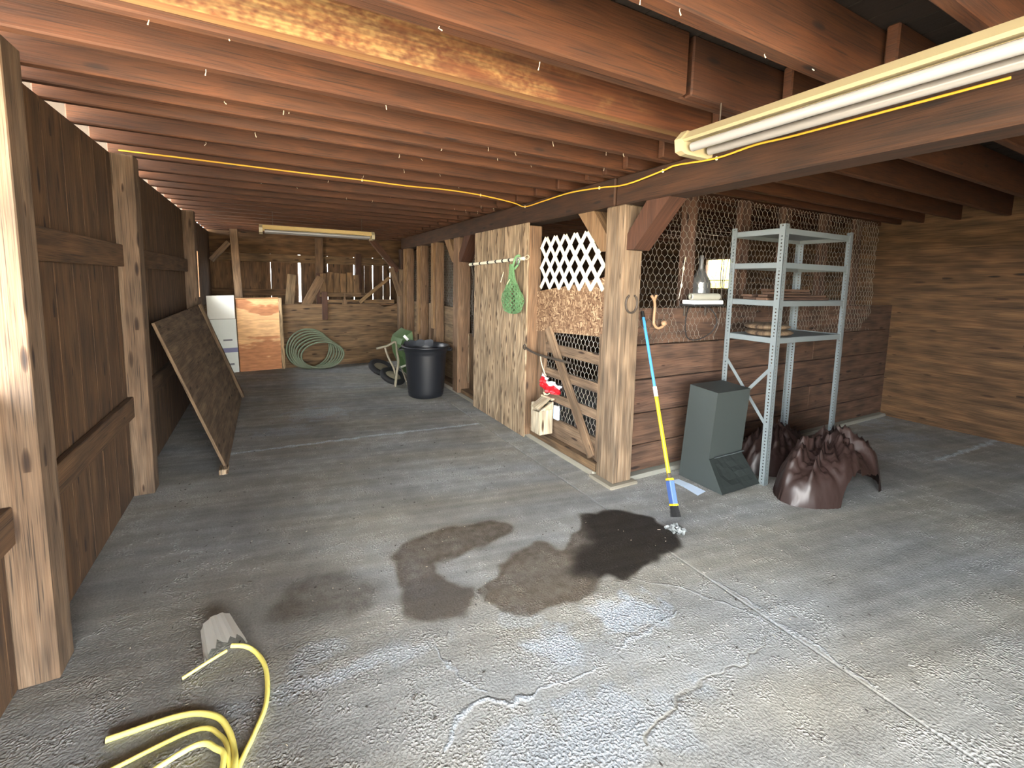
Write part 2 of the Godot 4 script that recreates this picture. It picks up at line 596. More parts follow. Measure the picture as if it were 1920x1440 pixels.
func floor_material(x0: float, z0: float, span: float, res: int) -> StandardMaterial3D:
	var lo := noise(3, 0.9, 3)
	var mid := noise(8, 6.0, 3)
	var fine := noise(15, 75.0, 3)
	var streak := noise(21, 1.0, 3)
	var rgb := PackedByteArray()
	rgb.resize(res * res * 3)
	var hh := PackedByteArray()
	hh.resize(res * res)
	var extra := PackedFloat32Array()
	extra.resize(res * res)
	var lift := PackedFloat32Array()
	lift.resize(res * res)
	var k := span / res
	for c in pale:
		var ax := maxi(0, int((c[0] - c[2] * 1.6 - x0) / k))
		var bx := mini(res, int((c[0] + c[2] * 1.6 - x0) / k))
		var az := maxi(0, int((c[1] - c[3] * 1.6 - z0) / k))
		var bz := mini(res, int((c[1] + c[3] * 1.6 - z0) / k))
		for y in range(az, bz):
			for x in range(ax, bx):
				var p := Vector2(x0 + x * k, z0 + y * k)
				var d := Vector2((p.x - c[0]) / c[2], (p.y - c[1]) / c[3]).length() + mid.get_noise_2d(p.x, p.y) * 0.9
				if d < 1.2:
					extra[y * res + x] = maxf(extra[y * res + x], c[4] * smoothstep(1.2, 0.4, d))
	for c in cracks:
		var pl: Array = c[0]
		for s in pl.size() - 1:
			var a: Vector2 = pl[s]
			var b: Vector2 = pl[s + 1]
			var w: float = c[1]
			var pad := w * 2.5 + 0.02
			for y in range(maxi(0, int((minf(a.y, b.y) - pad - z0) / k)), mini(res, int((maxf(a.y, b.y) + pad - z0) / k))):
				for x in range(maxi(0, int((minf(a.x, b.x) - pad - x0) / k)), mini(res, int((maxf(a.x, b.x) + pad - x0) / k))):
					var p := Vector2(x0 + x * k, z0 + y * k)
					var wob := Vector2(mid.get_noise_2d(p.x + 5.0, p.y), mid.get_noise_2d(p.x, p.y + 7.0)) * 0.03
					var d := (p + wob).distance_to(Geometry2D.get_closest_point_to_segment(p + wob, a, b)) / w
					if d < 1.0:
						var f := smoothstep(1.0, 0.1, d) * (0.75 + 0.5 * mid.get_noise_2d(p.x * 2.0, p.y * 2.0))
						extra[y * res + x] = maxf(extra[y * res + x], c[2] * f) if c[2] > 0.0 else c[2] * f
						lift[y * res + x] = maxf(lift[y * res + x], c[3] * f) if c[3] > 0.0 else c[3] * f
	for y in res:
		var z := z0 + y * k
		for x in res:
			var X := x0 + x * k
			var a := lo.get_noise_2d(X, z)
			var b := mid.get_noise_2d(X, z)
			var c := fine.get_noise_2d(X, z)
			var s := streak.get_noise_2d(X * 0.7 + z * 0.15, z * 9.0 - X * 1.6)
			var e := extra[y * res + x]
			var crust := clampf((b + a * 0.8 - 0.05) * 1.6, 0.0, 1.0)
			var spot := smoothstep(0.18, 0.5, c) * smoothstep(0.1, 0.6, crust + e)
			var t := 0.525 + 0.07 * a + 0.035 * b + 0.055 * s + c * 0.05 + spot * 0.1 + e * (0.13 + 0.1 * c)
			var grit := float((x * 374761393 + y * 668265263) & 0x7fffffff)
			grit = fposmod(sin(fposmod(grit, 9973.0) * 12.9898) * 43758.5453, 1.0) - 0.5
			t += grit * (0.045 + 0.05 * crust)
			var brown := clampf(0.45 + 0.7 * streak.get_noise_2d(X * 0.5 + 40.0, z * 1.6 - X * 0.4) - e * 0.9, 0.0, 1.0)
			var i := y * res + x
			rgb[i * 3] = int(clampf(t * (0.97 + 0.04 * brown - 0.025 * e), 0, 1) * 255.0)
			rgb[i * 3 + 1] = int(clampf(t * (0.985 - 0.005 * brown), 0, 1) * 255.0)
			rgb[i * 3 + 2] = int(clampf(t * (0.99 - 0.085 * brown + 0.03 * e), 0, 1) * 255.0)
			hh[i] = int(clampf(0.4 + 0.1 * b + c * (0.12 + 0.1 * crust + 0.12 * e) + spot * 0.3 + s * 0.06 + grit * (0.1 + 0.15 * crust + 0.15 * e) + lift[i] * 0.45 + e * 0.1, 0, 1) * 255.0)
	var m := StandardMaterial3D.new()
	m.albedo_texture = ImageTexture.create_from_image(Image.create_from_data(res, res, false, Image.FORMAT_RGB8, rgb))
	m.heightmap_enabled = true
	m.heightmap_texture = ImageTexture.create_from_image(Image.create_from_data(res, res, false, Image.FORMAT_L8, hh))
	m.heightmap_scale = 1.1
	m.roughness = 0.92
	m.metallic_specular = 0.3
	return m

# concrete slab whose texture covers span metres from x0, z0
func concrete(parent: Node, n: String, m: Material, lo: Vector2, hi: Vector2, x0: float, z0: float, span: float, top := 0.0, depth := 0.12) -> MeshInstance3D:
	var st := mb()
	var q := [Vector3(lo.x, top, lo.y), Vector3(hi.x, top, lo.y), Vector3(hi.x, top, hi.y), Vector3(lo.x, top, hi.y)]
	var u := []
	for p in q:
		u.append(Vector2((p.x - x0) / span, (p.z - z0) / span))
	quad(st, q[0], q[1], q[2], q[3], u[0], u[1], u[2], u[3], WHITE, Vector3.UP)
	for i in 4:
		var a: Vector3 = q[i]
		var b: Vector3 = q[(i + 1) % 4]
		var dn := Vector3(0, -depth, 0)
		quad(st, a, b, b + dn, a + dn, u[i], u[(i + 1) % 4], u[(i + 1) % 4], u[i], WHITE, (a + b) * 0.5 - Vector3((lo.x + hi.x) * 0.5, top, (lo.y + hi.y) * 0.5))
	return put(parent, n, st, m)

func wet_patch(n: String, label: String, pts: Array, core: Array, soft: float, a_core: float, a_edge: float, c_core: Color, c_edge: Color, rough: float, lift := 0.0015) -> void:
	var poly := PackedVector2Array()
	for i in pts.size():
		var m := pts.size()
		for k in 4:
			poly.append((pts[i] as Vector2).cubic_interpolate(pts[(i + 1) % m], pts[(i - 1 + m) % m], pts[(i + 2) % m], k / 4.0))
	var corep := PackedVector2Array(core)
	var grown: PackedVector2Array = Geometry2D.offset_polygon(poly, soft * 0.6 + 0.02)[0]
	var lo := grown[0]
	var hi := grown[0]
	for p in grown:
		lo = lo.min(p)
		hi = hi.max(p)
	var res := 256
	var nz := noise(91, 5.0, 2)
	var img := Image.create(res, res, false, Image.FORMAT_RGBA8)
	for y in res:
		for x in res:
			var p := lo + (hi - lo) * Vector2((x + 0.5) / res, (y + 0.5) / res)
			var w := p + Vector2(nz.get_noise_2d(p.x, p.y), nz.get_noise_2d(p.x + 20.0, p.y)) * 0.035
			var d := sdf(w, poly)
			var al := smoothstep(soft * 0.5, -soft, d)
			var kc := 0.0
			if corep.size() > 2:
				kc = smoothstep(0.05, -0.06, sdf(w, corep))
			var g := nz.get_noise_2d(p.x * 3.0 + 50.0, p.y * 3.0)
			var edge := smoothstep(-0.10, 0.0, d) * 0.12
			var a := al * lerpf(a_edge + g * 0.12 + edge, a_core, kc)
			var c := c_edge.lerp(c_core, kc)
			c.a = clampf(a, 0.0, 1.0)
			img.set_pixel(x, y, c)
	var m := StandardMaterial3D.new()
	m.albedo_texture = ImageTexture.create_from_image(img)
	m.transparency = BaseMaterial3D.TRANSPARENCY_ALPHA
	m.roughness = rough
	m.metallic_specular = 0.35
	m.texture_repeat = false
	var st := mb()
	var idx := Geometry2D.triangulate_polygon(grown)
	var mid := (lo + hi) * 0.5
	for i in range(0, idx.size(), 3):
		var v := []
		var u := []
		for k in 3:
			var p := grown[idx[i + k]]
			v.append(Vector3(p.x - mid.x, 0, p.y - mid.y))
			u.append((p - lo) / (hi - lo))
		tri(st, v, u, WHITE, Vector3.UP)
	var o := put(self, n, st, m, Transform3D(Basis.IDENTITY, Vector3(mid.x, lift, mid.y)))
	tag(o, label, "puddle")

# ------------------------------------------------------------------ scene
func _ready() -> void:
	rng.seed = 20260
	setup_view()
	make_materials()
	build_floor()
	build_ceiling()
	build_outer_walls()
	build_stall_front()
	build_alcove_wall()
	build_back()
	build_lamps()
	build_corridor_things()
	build_alcove_things()
	build_wet()
	build_debris()
	build_cobwebs()
	build_outdoors()

func setup_view() -> void:
	var cam := Camera3D.new()
	cam.name = "camera"
	add_child(cam)
	cam.transform = Transform3D(Basis(Vector3(0.878399, 0.020881, 0.477471), Vector3(0.033116, 0.993985, -0.104393), Vector3(-0.476779, 0.107511, 0.872424)).orthonormalized(), Vector3(0, 1.5, 0))
	var f := 844.28
	cam.near = 0.05
	cam.far = 200.0
	cam.projection = Camera3D.PROJECTION_FRUSTUM
	cam.size = 1440.0 / f * cam.near
	cam.frustum_offset = Vector2(0, -(720.0 - 621.02) / f * cam.near)
	cam.current = true
	var we := WorldEnvironment.new()
	we.name = "environment"
	var env := Environment.new()
	env.background_mode = Environment.BG_SKY
	var sky := Sky.new()
	var sm := ProceduralSkyMaterial.new()
	sm.sky_top_color = Color(0.80, 0.82, 0.84)
	sm.sky_horizon_color = Color(0.96, 0.95, 0.93)
	sm.ground_bottom_color = Color(0.5, 0.46, 0.38)
	sm.ground_horizon_color = Color(0.72, 0.72, 0.68)
	sm.sky_energy_multiplier = 2.2
	sm.sun_angle_max = 1.0
	sky.sky_material = sm
	env.sky = sky
	env.tonemap_mode = Environment.TONE_MAPPER_LINEAR
	env.tonemap_exposure = 9.3
	env.sdfgi_enabled = true
	env.ssao_enabled = true
	env.ssil_enabled = true
	we.environment = env
	add_child(we)
	var sun := DirectionalLight3D.new()
	sun.name = "sun"
	add_child(sun)
	sun.rotation_degrees = Vector3(-60, -14, 0)
	sun.light_color = Color(1.0, 0.95, 0.87)
	sun.light_energy = 5.0
	sun.light_angular_distance = 0.6
	sun.shadow_enabled = true

func build_floor() -> void:
	lay_floor_marks()
	var fl := structure("floor", "rough grey concrete barn floor with a cracked joint and pale crusted patches", "floor")
	var a := floor_material(-0.85, -2.8, 2.8, 1344)
	var b := floor_material(-0.85, -5.6, 2.8, 800)
	var c := floor_material(-0.85, -8.4, 2.8, 448)
	var d := floor_material(1.95, -2.8, 2.8, 896)
	concrete(fl, "slab", a, Vector2(-0.85, -2.8), Vector2(1.952, 0.0), -0.85, -2.8, 2.8)
	concrete(fl, "slab", b, Vector2(-0.85, -5.6), Vector2(1.952, -2.8), -0.85, -5.6, 2.8)
	concrete(fl, "slab", c, Vector2(-0.85, -9.6), Vector2(1.952, -5.6), -0.85, -8.4, 2.8)
	concrete(fl, "slab", d, Vector2(1.968, -2.5), Vector2(4.75, 0.0), 1.95, -2.8, 2.8)
	concrete(fl, "slab", b, Vector2(1.968, -9.6), Vector2(4.75, -2.5), -0.85 + 2.8, -5.6, 2.8)
	concrete(fl, "slab", b, Vector2(4.75, -9.6), Vector2(6.9, 1.1), -0.85 + 5.6, -5.6, 2.8)
	concrete(fl, "slab", b, Vector2(-0.85, 0.0), Vector2(4.75, 1.1), -0.85, -5.6, 2.8)
	slab(fl, "footing", M.gap, Vector3(-0.9, -0.3, -9.7), Vector3(6.9, -0.1, 1.1), WHITE, 0.0)

func build_ceiling() -> void:
	var ce := structure("ceiling", "low barn ceiling of closely spaced red-brown joists under dark boards", "ceiling")
	var yb := 2.26
	var hj := 0.235
	var list := [[-0.2, 0.045, 0], [-0.58, 0.045, 0], [-0.97, 0.06, 0], [-2.095, 0.055, 0], [-2.40, 0.05, 0], [-2.605, 0.045, 0], [-2.805, 0.045, 0], [-3.19, 0.045, 0], [-3.53, 0.045, 0], [-3.87, 0.045, 0]]
	for z in [0.18, 0.56]:
		list.append([z, 0.045, 0])
	var zz := -4.27
	while zz > -9.2:
		list.append([zz, 0.045, 0])
		zz -= 0.36
	for j in list:
		var dz := rng.randf_range(-0.006, 0.006)
		var dy := rng.randf_range(-0.006, 0.004)
		slab(ce, "joist", M.joist, Vector3(-0.86, yb + dy, j[0] - j[1] * 0.5 + dz), Vector3(2.36, yb + hj, j[0] + j[1] * 0.5 + dz), tone(0.16), 0.006)
		slab(ce, "joist", M.joist, Vector3(2.1, yb + 0.002, j[0] + j[1] * 0.5 + 0.008), Vector3(6.6, yb + hj, j[0] + j[1] * 0.5 + 0.053), tone(0.16), 0.006)
	# the two doubled joists nearest the camera
	slab(ce, "joist", M.joist, Vector3(-0.86, yb, -1.376), Vector3(1.5, yb + hj, -1.332), Color(1.06, 1.0, 0.95), 0.006)
	slab(ce, "joist", M.joist, Vector3(-0.86, yb + 0.006, -1.424), Vector3(2.4, yb + hj, -1.38), Color(0.9, 0.9, 0.9), 0.006)
	slab(ce, "joist", M.joist, Vector3(1.53, yb + 0.004, -1.376), Vector3(2.9, yb + hj, -1.336), Color(0.75, 0.72, 0.72), 0.006)
	var sj := mb()
	prism(sj, PackedVector2Array([Vector2(-0.86, 0.0), Vector2(2.4, 0.0), Vector2(2.4, hj - 0.014), Vector2(-0.86, hj - 0.014)]), 0.05, Transform3D.IDENTITY)
	put(ce, "joist", sj, M.joist_tan, Transform3D(Basis.IDENTITY, Vector3(0, yb + 0.014, -1.7225)))
	slab(ce, "joist", M.joist, Vector3(-0.86, yb - 0.006, -1.798), Vector3(2.4, yb + hj, -1.752), Color(1.08, 1.02, 0.95), 0.006)
	for z in [-1.35, -1.72]:
		slab(ce, "joist", M.joist, Vector3(2.1, yb + 0.002, z + 0.03), Vector3(6.6, yb + hj, z + 0.075), tone(0.16), 0.006)
	var x := -0.9
	while x < 6.6:
		var w := rng.randf_range(0.135, 0.15)
		slab(ce, "ceiling_board", M.deck, Vector3(x, yb + hj, -9.6), Vector3(x + w, yb + hj + 0.022 + rng.randf() * 0.004, 1.0), tone(0.25), 0.002)
		x += w + 0.003
	slab(ce, "upper_floor", M.gap, Vector3(-2.0, yb + hj + 0.03, -10.2), Vector3(7.4, yb + hj + 0.12, 4.2), WHITE, 0.0)

func build_outer_walls() -> void:
	# left wall: upright boards with an opening near the camera
	var lw := structure("wall_left", "dark upright-board wall along the left side of the aisle", "wall")
	var z := 0.95
	while z > -9.5:
		var w := rng.randf_range(0.19, 0.24)
		var c := tone(0.15)
		if z - w < -6.9 and z > -7.75:
			slab(lw, "wall_board", M.back, Vector3(-0.86, 1.85, z - w), Vector3(-0.835, 2.26, z), c, 0.003)
			slab(lw, "wall_board", M.back, Vector3(-0.86, 0.0, z - w), Vector3(-0.835, 1.2, z), c, 0.003)
		elif z - w < 0.6 and z > -2.1:
			slab(lw, "wall_board", M.back, Vector3(-0.86, 0.0, z - w), Vector3(-0.835, 1.1, z), c, 0.003)
			slab(lw, "wall_board", M.back, Vector3(-0.86, 2.17, z - w), Vector3(-0.835, 2.26, z), c, 0.003)
		else:
			slab(lw, "wall_board", M.back, Vector3(-0.86, 0.0, z - w), Vector3(-0.835, 2.26, z), c, 0.003)
		z -= w + 0.001
	for zz in [-2.2, -3.85, -6.6]:
		slab(lw, "wall_post", M.post, Vector3(-0.835, 0.0, zz - 0.07), Vector3(-0.72, 2.26, zz + 0.07), Color(0.75, 0.7, 0.66))
	slab(lw, "rail", M.back, Vector3(-0.835, 0.55, -6.6), Vector3(-0.8, 0.69, -1.95), tone())
	slab(lw, "rail", M.back, Vector3(-0.835, 1.55, -6.6), Vector3(-0.8, 1.69, -2.2), tone())
	# front wall with the big doorway behind the camera
	var fw := structure("wall_front", "board wall around the wide doorway behind the camera", "wall")
	slab(fw, "panel", M.back, Vector3(-0.9, 0, 0.95), Vector3(-0.75, 2.5, 1.03))
	slab(fw, "panel", M.back, Vector3(1.9, 0, 0.95), Vector3(6.7, 2.5, 1.03))
	slab(fw, "header", M.back, Vector3(-0.75, 2.24, 0.95), Vector3(1.9, 2.5, 1.03))
	# right outer wall with the small bright window
	var rw := structure("wall_right", "dark board wall at the far side of the wire-fronted stall", "wall")
	slab(rw, "panel", M.back, Vector3(6.5, 0, -9.6), Vector3(6.58, 1.45, 0.95))
	slab(rw, "panel", M.back, Vector3(6.5, 1.97, -9.6), Vector3(6.58, 2.5, 0.95))
	slab(rw, "panel", M.back, Vector3(6.5, 1.45, -9.6), Vector3(6.58, 1.97, -5.16))
	slab(rw, "panel", M.back, Vector3(6.5, 1.45, -4.44), Vector3(6.58, 1.97, 0.95))
	var wn := structure("window_1", "small bright window in the far stall wall, seen through the netting beside the shelving", "window", Vector3(6.5, 1.45, -4.86))
	for q in [[1.45, 1.48, -5.16, -4.44], [1.94, 1.97, -5.16, -4.44]]:
		slab(wn, "window_frame", M.stud, Vector3(6.47, q[0], q[2]), Vector3(6.54, q[1], q[3]))
	for q in [[-5.16, -5.13], [-4.47, -4.44]]:
		slab(wn, "window_frame", M.stud, Vector3(6.47, 1.48, q[0]), Vector3(6.54, 1.94, q[1]))
	slab(wn, "muntin", M.iron, Vector3(6.49, 1.6, -5.13), Vector3(6.505, 1.612, -4.47))
	slab(wn, "muntin", M.iron, Vector3(6.49, 1.48, -4.82), Vector3(6.505, 1.94, -4.808))
	slab(wn, "pane", M.glass, Vector3(6.51, 1.48, -5.13), Vector3(6.514, 1.94, -4.47), WHITE, 0.0)

func knee(parent: Node, x: float, z0: float, s: float, y0: float, y1: float, m: Material, c: Color) -> void:
	# brace from the post face at z0 up to the beam; s = +1 towards the camera
	var th := 0.15
	var run := y1 - y0
	var poly := PackedVector2Array([Vector2(0, y0), Vector2(0.07, y0), Vector2(0.07 + run * 0.95, y1), Vector2(0.07 + run * 0.95 - 0.2, y1), Vector2(0, y0 + 0.11)])
	var st := mb()
	for i in poly.size():
		poly[i] -= Vector2(0, y0)
	var bs := Basis(Vector3(0, 0, s), Vector3.UP, Vector3(-s, 0, 0))
	prism(st, poly, th, Transform3D(bs, Vector3.ZERO), c)
	put(parent, "knee_brace", st, m, Transform3D(Basis.IDENTITY, Vector3(x, y0, z0)))

func build_stall_front() -> void:
	# corner post, second post, far post
	var p1 := thing("corner_post", "square grey-brown timber post at the alcove corner, with a horseshoe on it", "post", Vector3(2.306, 0.02, -2.545))
	slab(p1, "shaft", M.post, Vector3(2.217, 0.021, -2.645), Vector3(2.396, 2.06, -2.445), Color(1.02, 1.0, 0.98), 0.008)
	knee(p1, 2.318, -2.445, 1.0, 1.745, 2.06, M.brace, Color(0.95, 0.92, 0.92))
	knee(p1, 2.31, -2.645, -1.0, 1.745, 2.06, M.stud, Color(1.05, 1.0, 0.9))
	var p2 := thing("timber_post", "square timber post behind the black trash can, beside the plywood door", "post", Vector3(2.255, 0.02, -5.53))
	slab(p2, "shaft", M.stud, Vector3(2.17, 0.036, -5.62), Vector3(2.345, 2.06, -5.44), Color(0.93, 0.95, 1.0), 0.008)
	slab(p2, "patch_strip", M.door, Vector3(2.315, 0.16, -5.45), Vector3(2.36, 0.82, -5.425), Color(1.15, 1.12, 1.0))
	knee(p2, 2.255, -5.44, 1.0, 1.75, 2.06, M.brace, Color(0.9, 0.8, 0.8))
	knee(p2, 2.255, -5.62, -1.0, 1.75, 2.06, M.stud, Color(1.05, 1.0, 0.9))
	var p3 := thing("far_post", "square weathered post at the far right end of the aisle, left of three notched studs", "post", Vector3(2.22, 0.0, -8.25))
	slab(p3, "shaft", M.post, Vector3(2.12, 0.0, -8.36), Vector3(2.29, 1.7, -8.18), Color(0.8, 0.72, 0.62), 0.008)
	slab(p3, "upper_shaft", M.brace, Vector3(2.16, 1.7, -8.36), Vector3(2.29, 2.06, -8.18), Color(0.6, 0.6, 0.6), 0.008)
	timber(p3, "knee_brace", M.brace, Vector3(2.12, 1.66, -8.27), Vector3(1.6, 2.27, -8.27), 0.1, 0.09, Vector3(0, 0, 1), Color(1.15, 1.0, 0.9))
	timber(p3, "knee_brace", M.post, Vector3(2.14, 1.22, -8.2), Vector3(1.98, 1.72, -8.2), 0.08, 0.07, Vector3(0, 0, 1), Color(0.75, 0.66, 0.55))
	# beam over the posts
	var bm := thing("ceiling_beam", "long dark solid-timber beam carrying the joists over the posts on the right", "beam", Vector3(2.31, 2.06, -3.0))
	slab(bm, "timber", M.beam, Vector3(2.217, 2.06, -2.55), Vector3(2.40, 2.258, 0.95), Color(1.0, 0.95, 0.9), 0.01)
	slab(bm, "timber", M.beam, Vector3(2.205, 2.06, -5.52), Vector3(2.39, 2.258, -2.553), Color(0.96, 0.92, 0.86), 0.01)
	slab(bm, "timber", M.beam, Vector3(2.217, 2.06, -8.4), Vector3(2.40, 2.258, -5.523), Color(0.85, 0.8, 0.72), 0.01)
	# concrete curb and sills
	var w := structure("wall_stalls", "stall front along the right of the aisle: studs, low planks and wire netting between posts", "wall")
	slab(w, "curb", M.drywall, Vector3(2.2, -0.02, -8.3), Vector3(2.42, 0.035, -2.66), Color(0.4, 0.37, 0.32), 0.012)
	slab(w, "curb", M.drywall, Vector3(2.17, -0.02, -2.68), Vector3(2.44, 0.02, -2.41), Color(0.33, 0.3, 0.25), 0.01)
	slab(w, "sill", M.plank_grey, Vector3(2.215, 0.035, -3.66), Vector3(2.40, 0.1, -2.65), Color(0.85, 0.78, 0.7))
	slab(w, "sill", M.plank_grey, Vector3(2.22, 0.035, -8.2), Vector3(2.36, 0.085, -3.68), Color(0.85, 0.78, 0.7))
	# three notched studs between second and far post
	for s in [[-6.47, 0.79, 0.0], [-7.2, 0.63, 0.01], [-8.02, 0.45, 0.0]]:
		slab(w, "stud", M.stud, Vector3(2.205, 0.08, s[0] - 0.045), Vector3(2.325, 2.06, s[0] + 0.085), tone(0.08))
		slab(w, "stud_cleat", M.stud, Vector3(2.165, s[1], s[0] - 0.05), Vector3(2.204, 2.05, s[0] + 0.05), Color(1.12, 1.0, 0.86))
	# low planks behind the studs
	for i in 4:
		slab(w, "plank", M.plank_grey, Vector3(2.33, 0.09 + i * 0.262, -8.17), Vector3(2.365, 0.09 + i * 0.262 + 0.255, -5.63), tone(0.1))
	slab(w, "plank", M.plank_grey, Vector3(2.33, 0.09, -5.43), Vector3(2.36, 0.82, -4.7), Color(0.8, 0.76, 0.74))
	for i in 3:
		slab(w, "cleat", M.rail, Vector3(2.28, 0.09, -6.95 - 0.7 * i), Vector3(2.33, 1.15, -6.88 - 0.7 * i), tone(0.1))
	netting(w, "wire_netting", Vector3(2.37, 1.13, -8.18), Vector3(0, 0, 1), Vector3.UP, 2.55, 0.93)
	netting(w, "wire_netting", Vector3(2.35, 0.8, -5.43), Vector3(0, 0, 1), Vector3.UP, 0.6, 1.25, 0.035)
	wire(w, "tie_branch", M.iron, smooth([Vector3(2.3, 1.7, -5.3), Vector3(2.31, 1.5, -5.25), Vector3(2.3, 1.25, -5.28), Vector3(2.32, 1.0, -5.24), Vector3(2.31, 0.8, -5.26)]), 0.014, 6)
	# far-side stall partition so the stalls read dark
	slab(w, "stall_divider", M.back, Vector3(2.45, 0.0, -5.6), Vector3(4.6, 1.2, -5.55), Color(0.8, 0.8, 0.8))
	# ---- plywood door
	var d1 := structure("door_1", "tall knotty grooved plywood sliding door standing against the stall front", "door", Vector3(2.16, 0.0, -4.26))
	var zs := [-4.88, -4.475, -4.07, -3.66]
	for i in 3:
		slab(d1, "panel", M.door, Vector3(2.15, 0.008, zs[i]), Vector3(2.168, 2.056, zs[i + 1] - 0.003), Color(1.0, 1.0, 1.0) * (1.0 + 0.03 * i), 0.003)
	slab(d1, "edge_stile", M.stud, Vector3(2.168, 0.03, -3.74), Vector3(2.30, 2.03, -3.655), Color(1.15, 1.12, 1.08), 0.005)
	slab(d1, "backing_rail", M.plank_grey, Vector3(2.168, 0.4, -4.86), Vector3(2.2, 0.54, -3.75))
	slab(d1, "backing_rail", M.plank_grey, Vector3(2.168, 1.5, -4.86), Vector3(2.2, 1.64, -3.75))
	# ---- gate: slats, brace, OSB panel and lattice
	var d2 := structure("door_2", "stall gate of rough slats and netting below a flake-board panel topped by white lattice", "door", Vector3(2.27, 0.1, -3.15))
	var ob := mb()
	prism(ob, PackedVector2Array([Vector2(-3.66, 1.045), Vector2(-2.66, 1.1), Vector2(-2.66, 1.56), Vector2(-3.03, 1.50), Vector2(-3.66, 1.42)]), 0.012, Transform3D(Basis(Vector3(0, 0, 1), Vector3.UP, Vector3(-1, 0, 0)), Vector3.ZERO))
	put(d2, "flake_board", ob, M.osb, Transform3D(Basis.IDENTITY, Vector3(2.268, 0, 0)))
	slab(d2, "stile", M.rail, Vector3(2.255, 0.1, -2.715), Vector3(2.30, 1.12, -2.665), Color(1.1, 1.08, 1.04))
	slab(d2, "stile", M.rail, Vector3(2.262, 0.1, -3.62), Vector3(2.30, 1.1, -3.50), Color(0.95, 0.9, 0.85))
	for s in [[0.867, 0.955], [0.643, 0.72], [0.425, 0.504], [0.1, 0.278]]:
		slab(d2, "slat", M.rail, Vector3(2.275, s[0], -3.6), Vector3(2.297, s[1], -2.72), tone(0.12))
	timber(d2, "diagonal_brace", M.rail, Vector3(2.255, 1.09, -3.44), Vector3(2.255, 0.12, -2.745), 0.09, 0.03, Vector3(1, 0, 0), Color(0.97, 0.95, 0.92))
	netting(d2, "wire_netting", Vector3(2.305, 0.24, -3.62), Vector3(0, 0, 1), Vector3.UP, 0.95, 0.86, 0.05, 0.0016)
	# lattice: two layers of diagonal white slats, clipped to its outline
	var z0 := -3.585
	var zend := -2.69
	for layer in 2:
		for i in range(-3, 9):
			var a := Vector2(-3.43 + 0.147 * i, 1.455)
			var b := Vector2(a.x + (0.3675 if layer == 0 else -0.3675), 1.91)
			# clip to z range
			var t0 := 0.0
			var t1 := 1.0
			var dz := b.x - a.x
			for lim in [[z0, 1.0], [zend, -1.0]]:
				var f: float = (lim[0] - a.x) / dz
				var enters: bool = dz * float(lim[1]) > 0.0
				if enters:
					t0 = maxf(t0, f)
				else:
					t1 = minf(t1, f)
			if t1 - t0 < 0.12:
				continue
			var A := a.lerp(b, t0)
			var B := a.lerp(b, t1)
			var xx := 2.248 + 0.008 * layer
			timber(d2, "lattice_slat", M.white_paint, Vector3(xx, A.y, A.x), Vector3(xx, B.y, B.x), 0.037, 0.007, Vector3(1, 0, 0), Color(1, 1, 1) * rng.randf_range(0.92, 1.04), 0.002)

func build_alcove_wall() -> void:
	var w := structure("wall_alcove", "low wall of dark reddish planks with studs and wire netting above, behind the broom and shelving", "wall")
	var ys := [0.03, 0.248, 0.502, 0.772, 1.043, 1.33]
	for i in 5:
		slab(w, "plank", M.plank, Vector3(2.40, ys[i] + 0.004, -2.565), Vector3(4.5 + (0.4 if i % 2 == 1 else 0.0), ys[i + 1] - 0.004, -2.53), Color(1.12, 1.04, 0.98) if i < 2 else tone(0.1), 0.005)
		slab(w, "plank", M.plank, Vector3(4.505 + (0.4 if i % 2 == 1 else 0.0), ys[i] + 0.004, -2.565), Vector3(6.5, ys[i + 1] - 0.004, -2.53), tone(0.12), 0.005)
	slab(w, "curb", M.drywall, Vector3(2.39, -0.02, -2.6), Vector3(6.5, 0.03, -2.47), Color(0.36, 0.36, 0.33), 0.012)
	for x in [2.97, 3.66, 4.27, 4.95, 5.6]:
		slab(w, "stud", M.plank, Vector3(x, 1.332, -2.62), Vector3(x + 0.14, 2.26, -2.575), Color(1.0, 0.95, 0.92))
		slab(w, "stud", M.plank, Vector3(x, 0.03, -2.62), Vector3(x + 0.14, 1.33, -2.566), Color(1.0, 0.95, 0.92))
	netting(w, "wire_netting", Vector3(2.41, 1.05, -2.525), Vector3.RIGHT, Vector3.UP, 3.6, 1.2, 0.055, 0.0016)

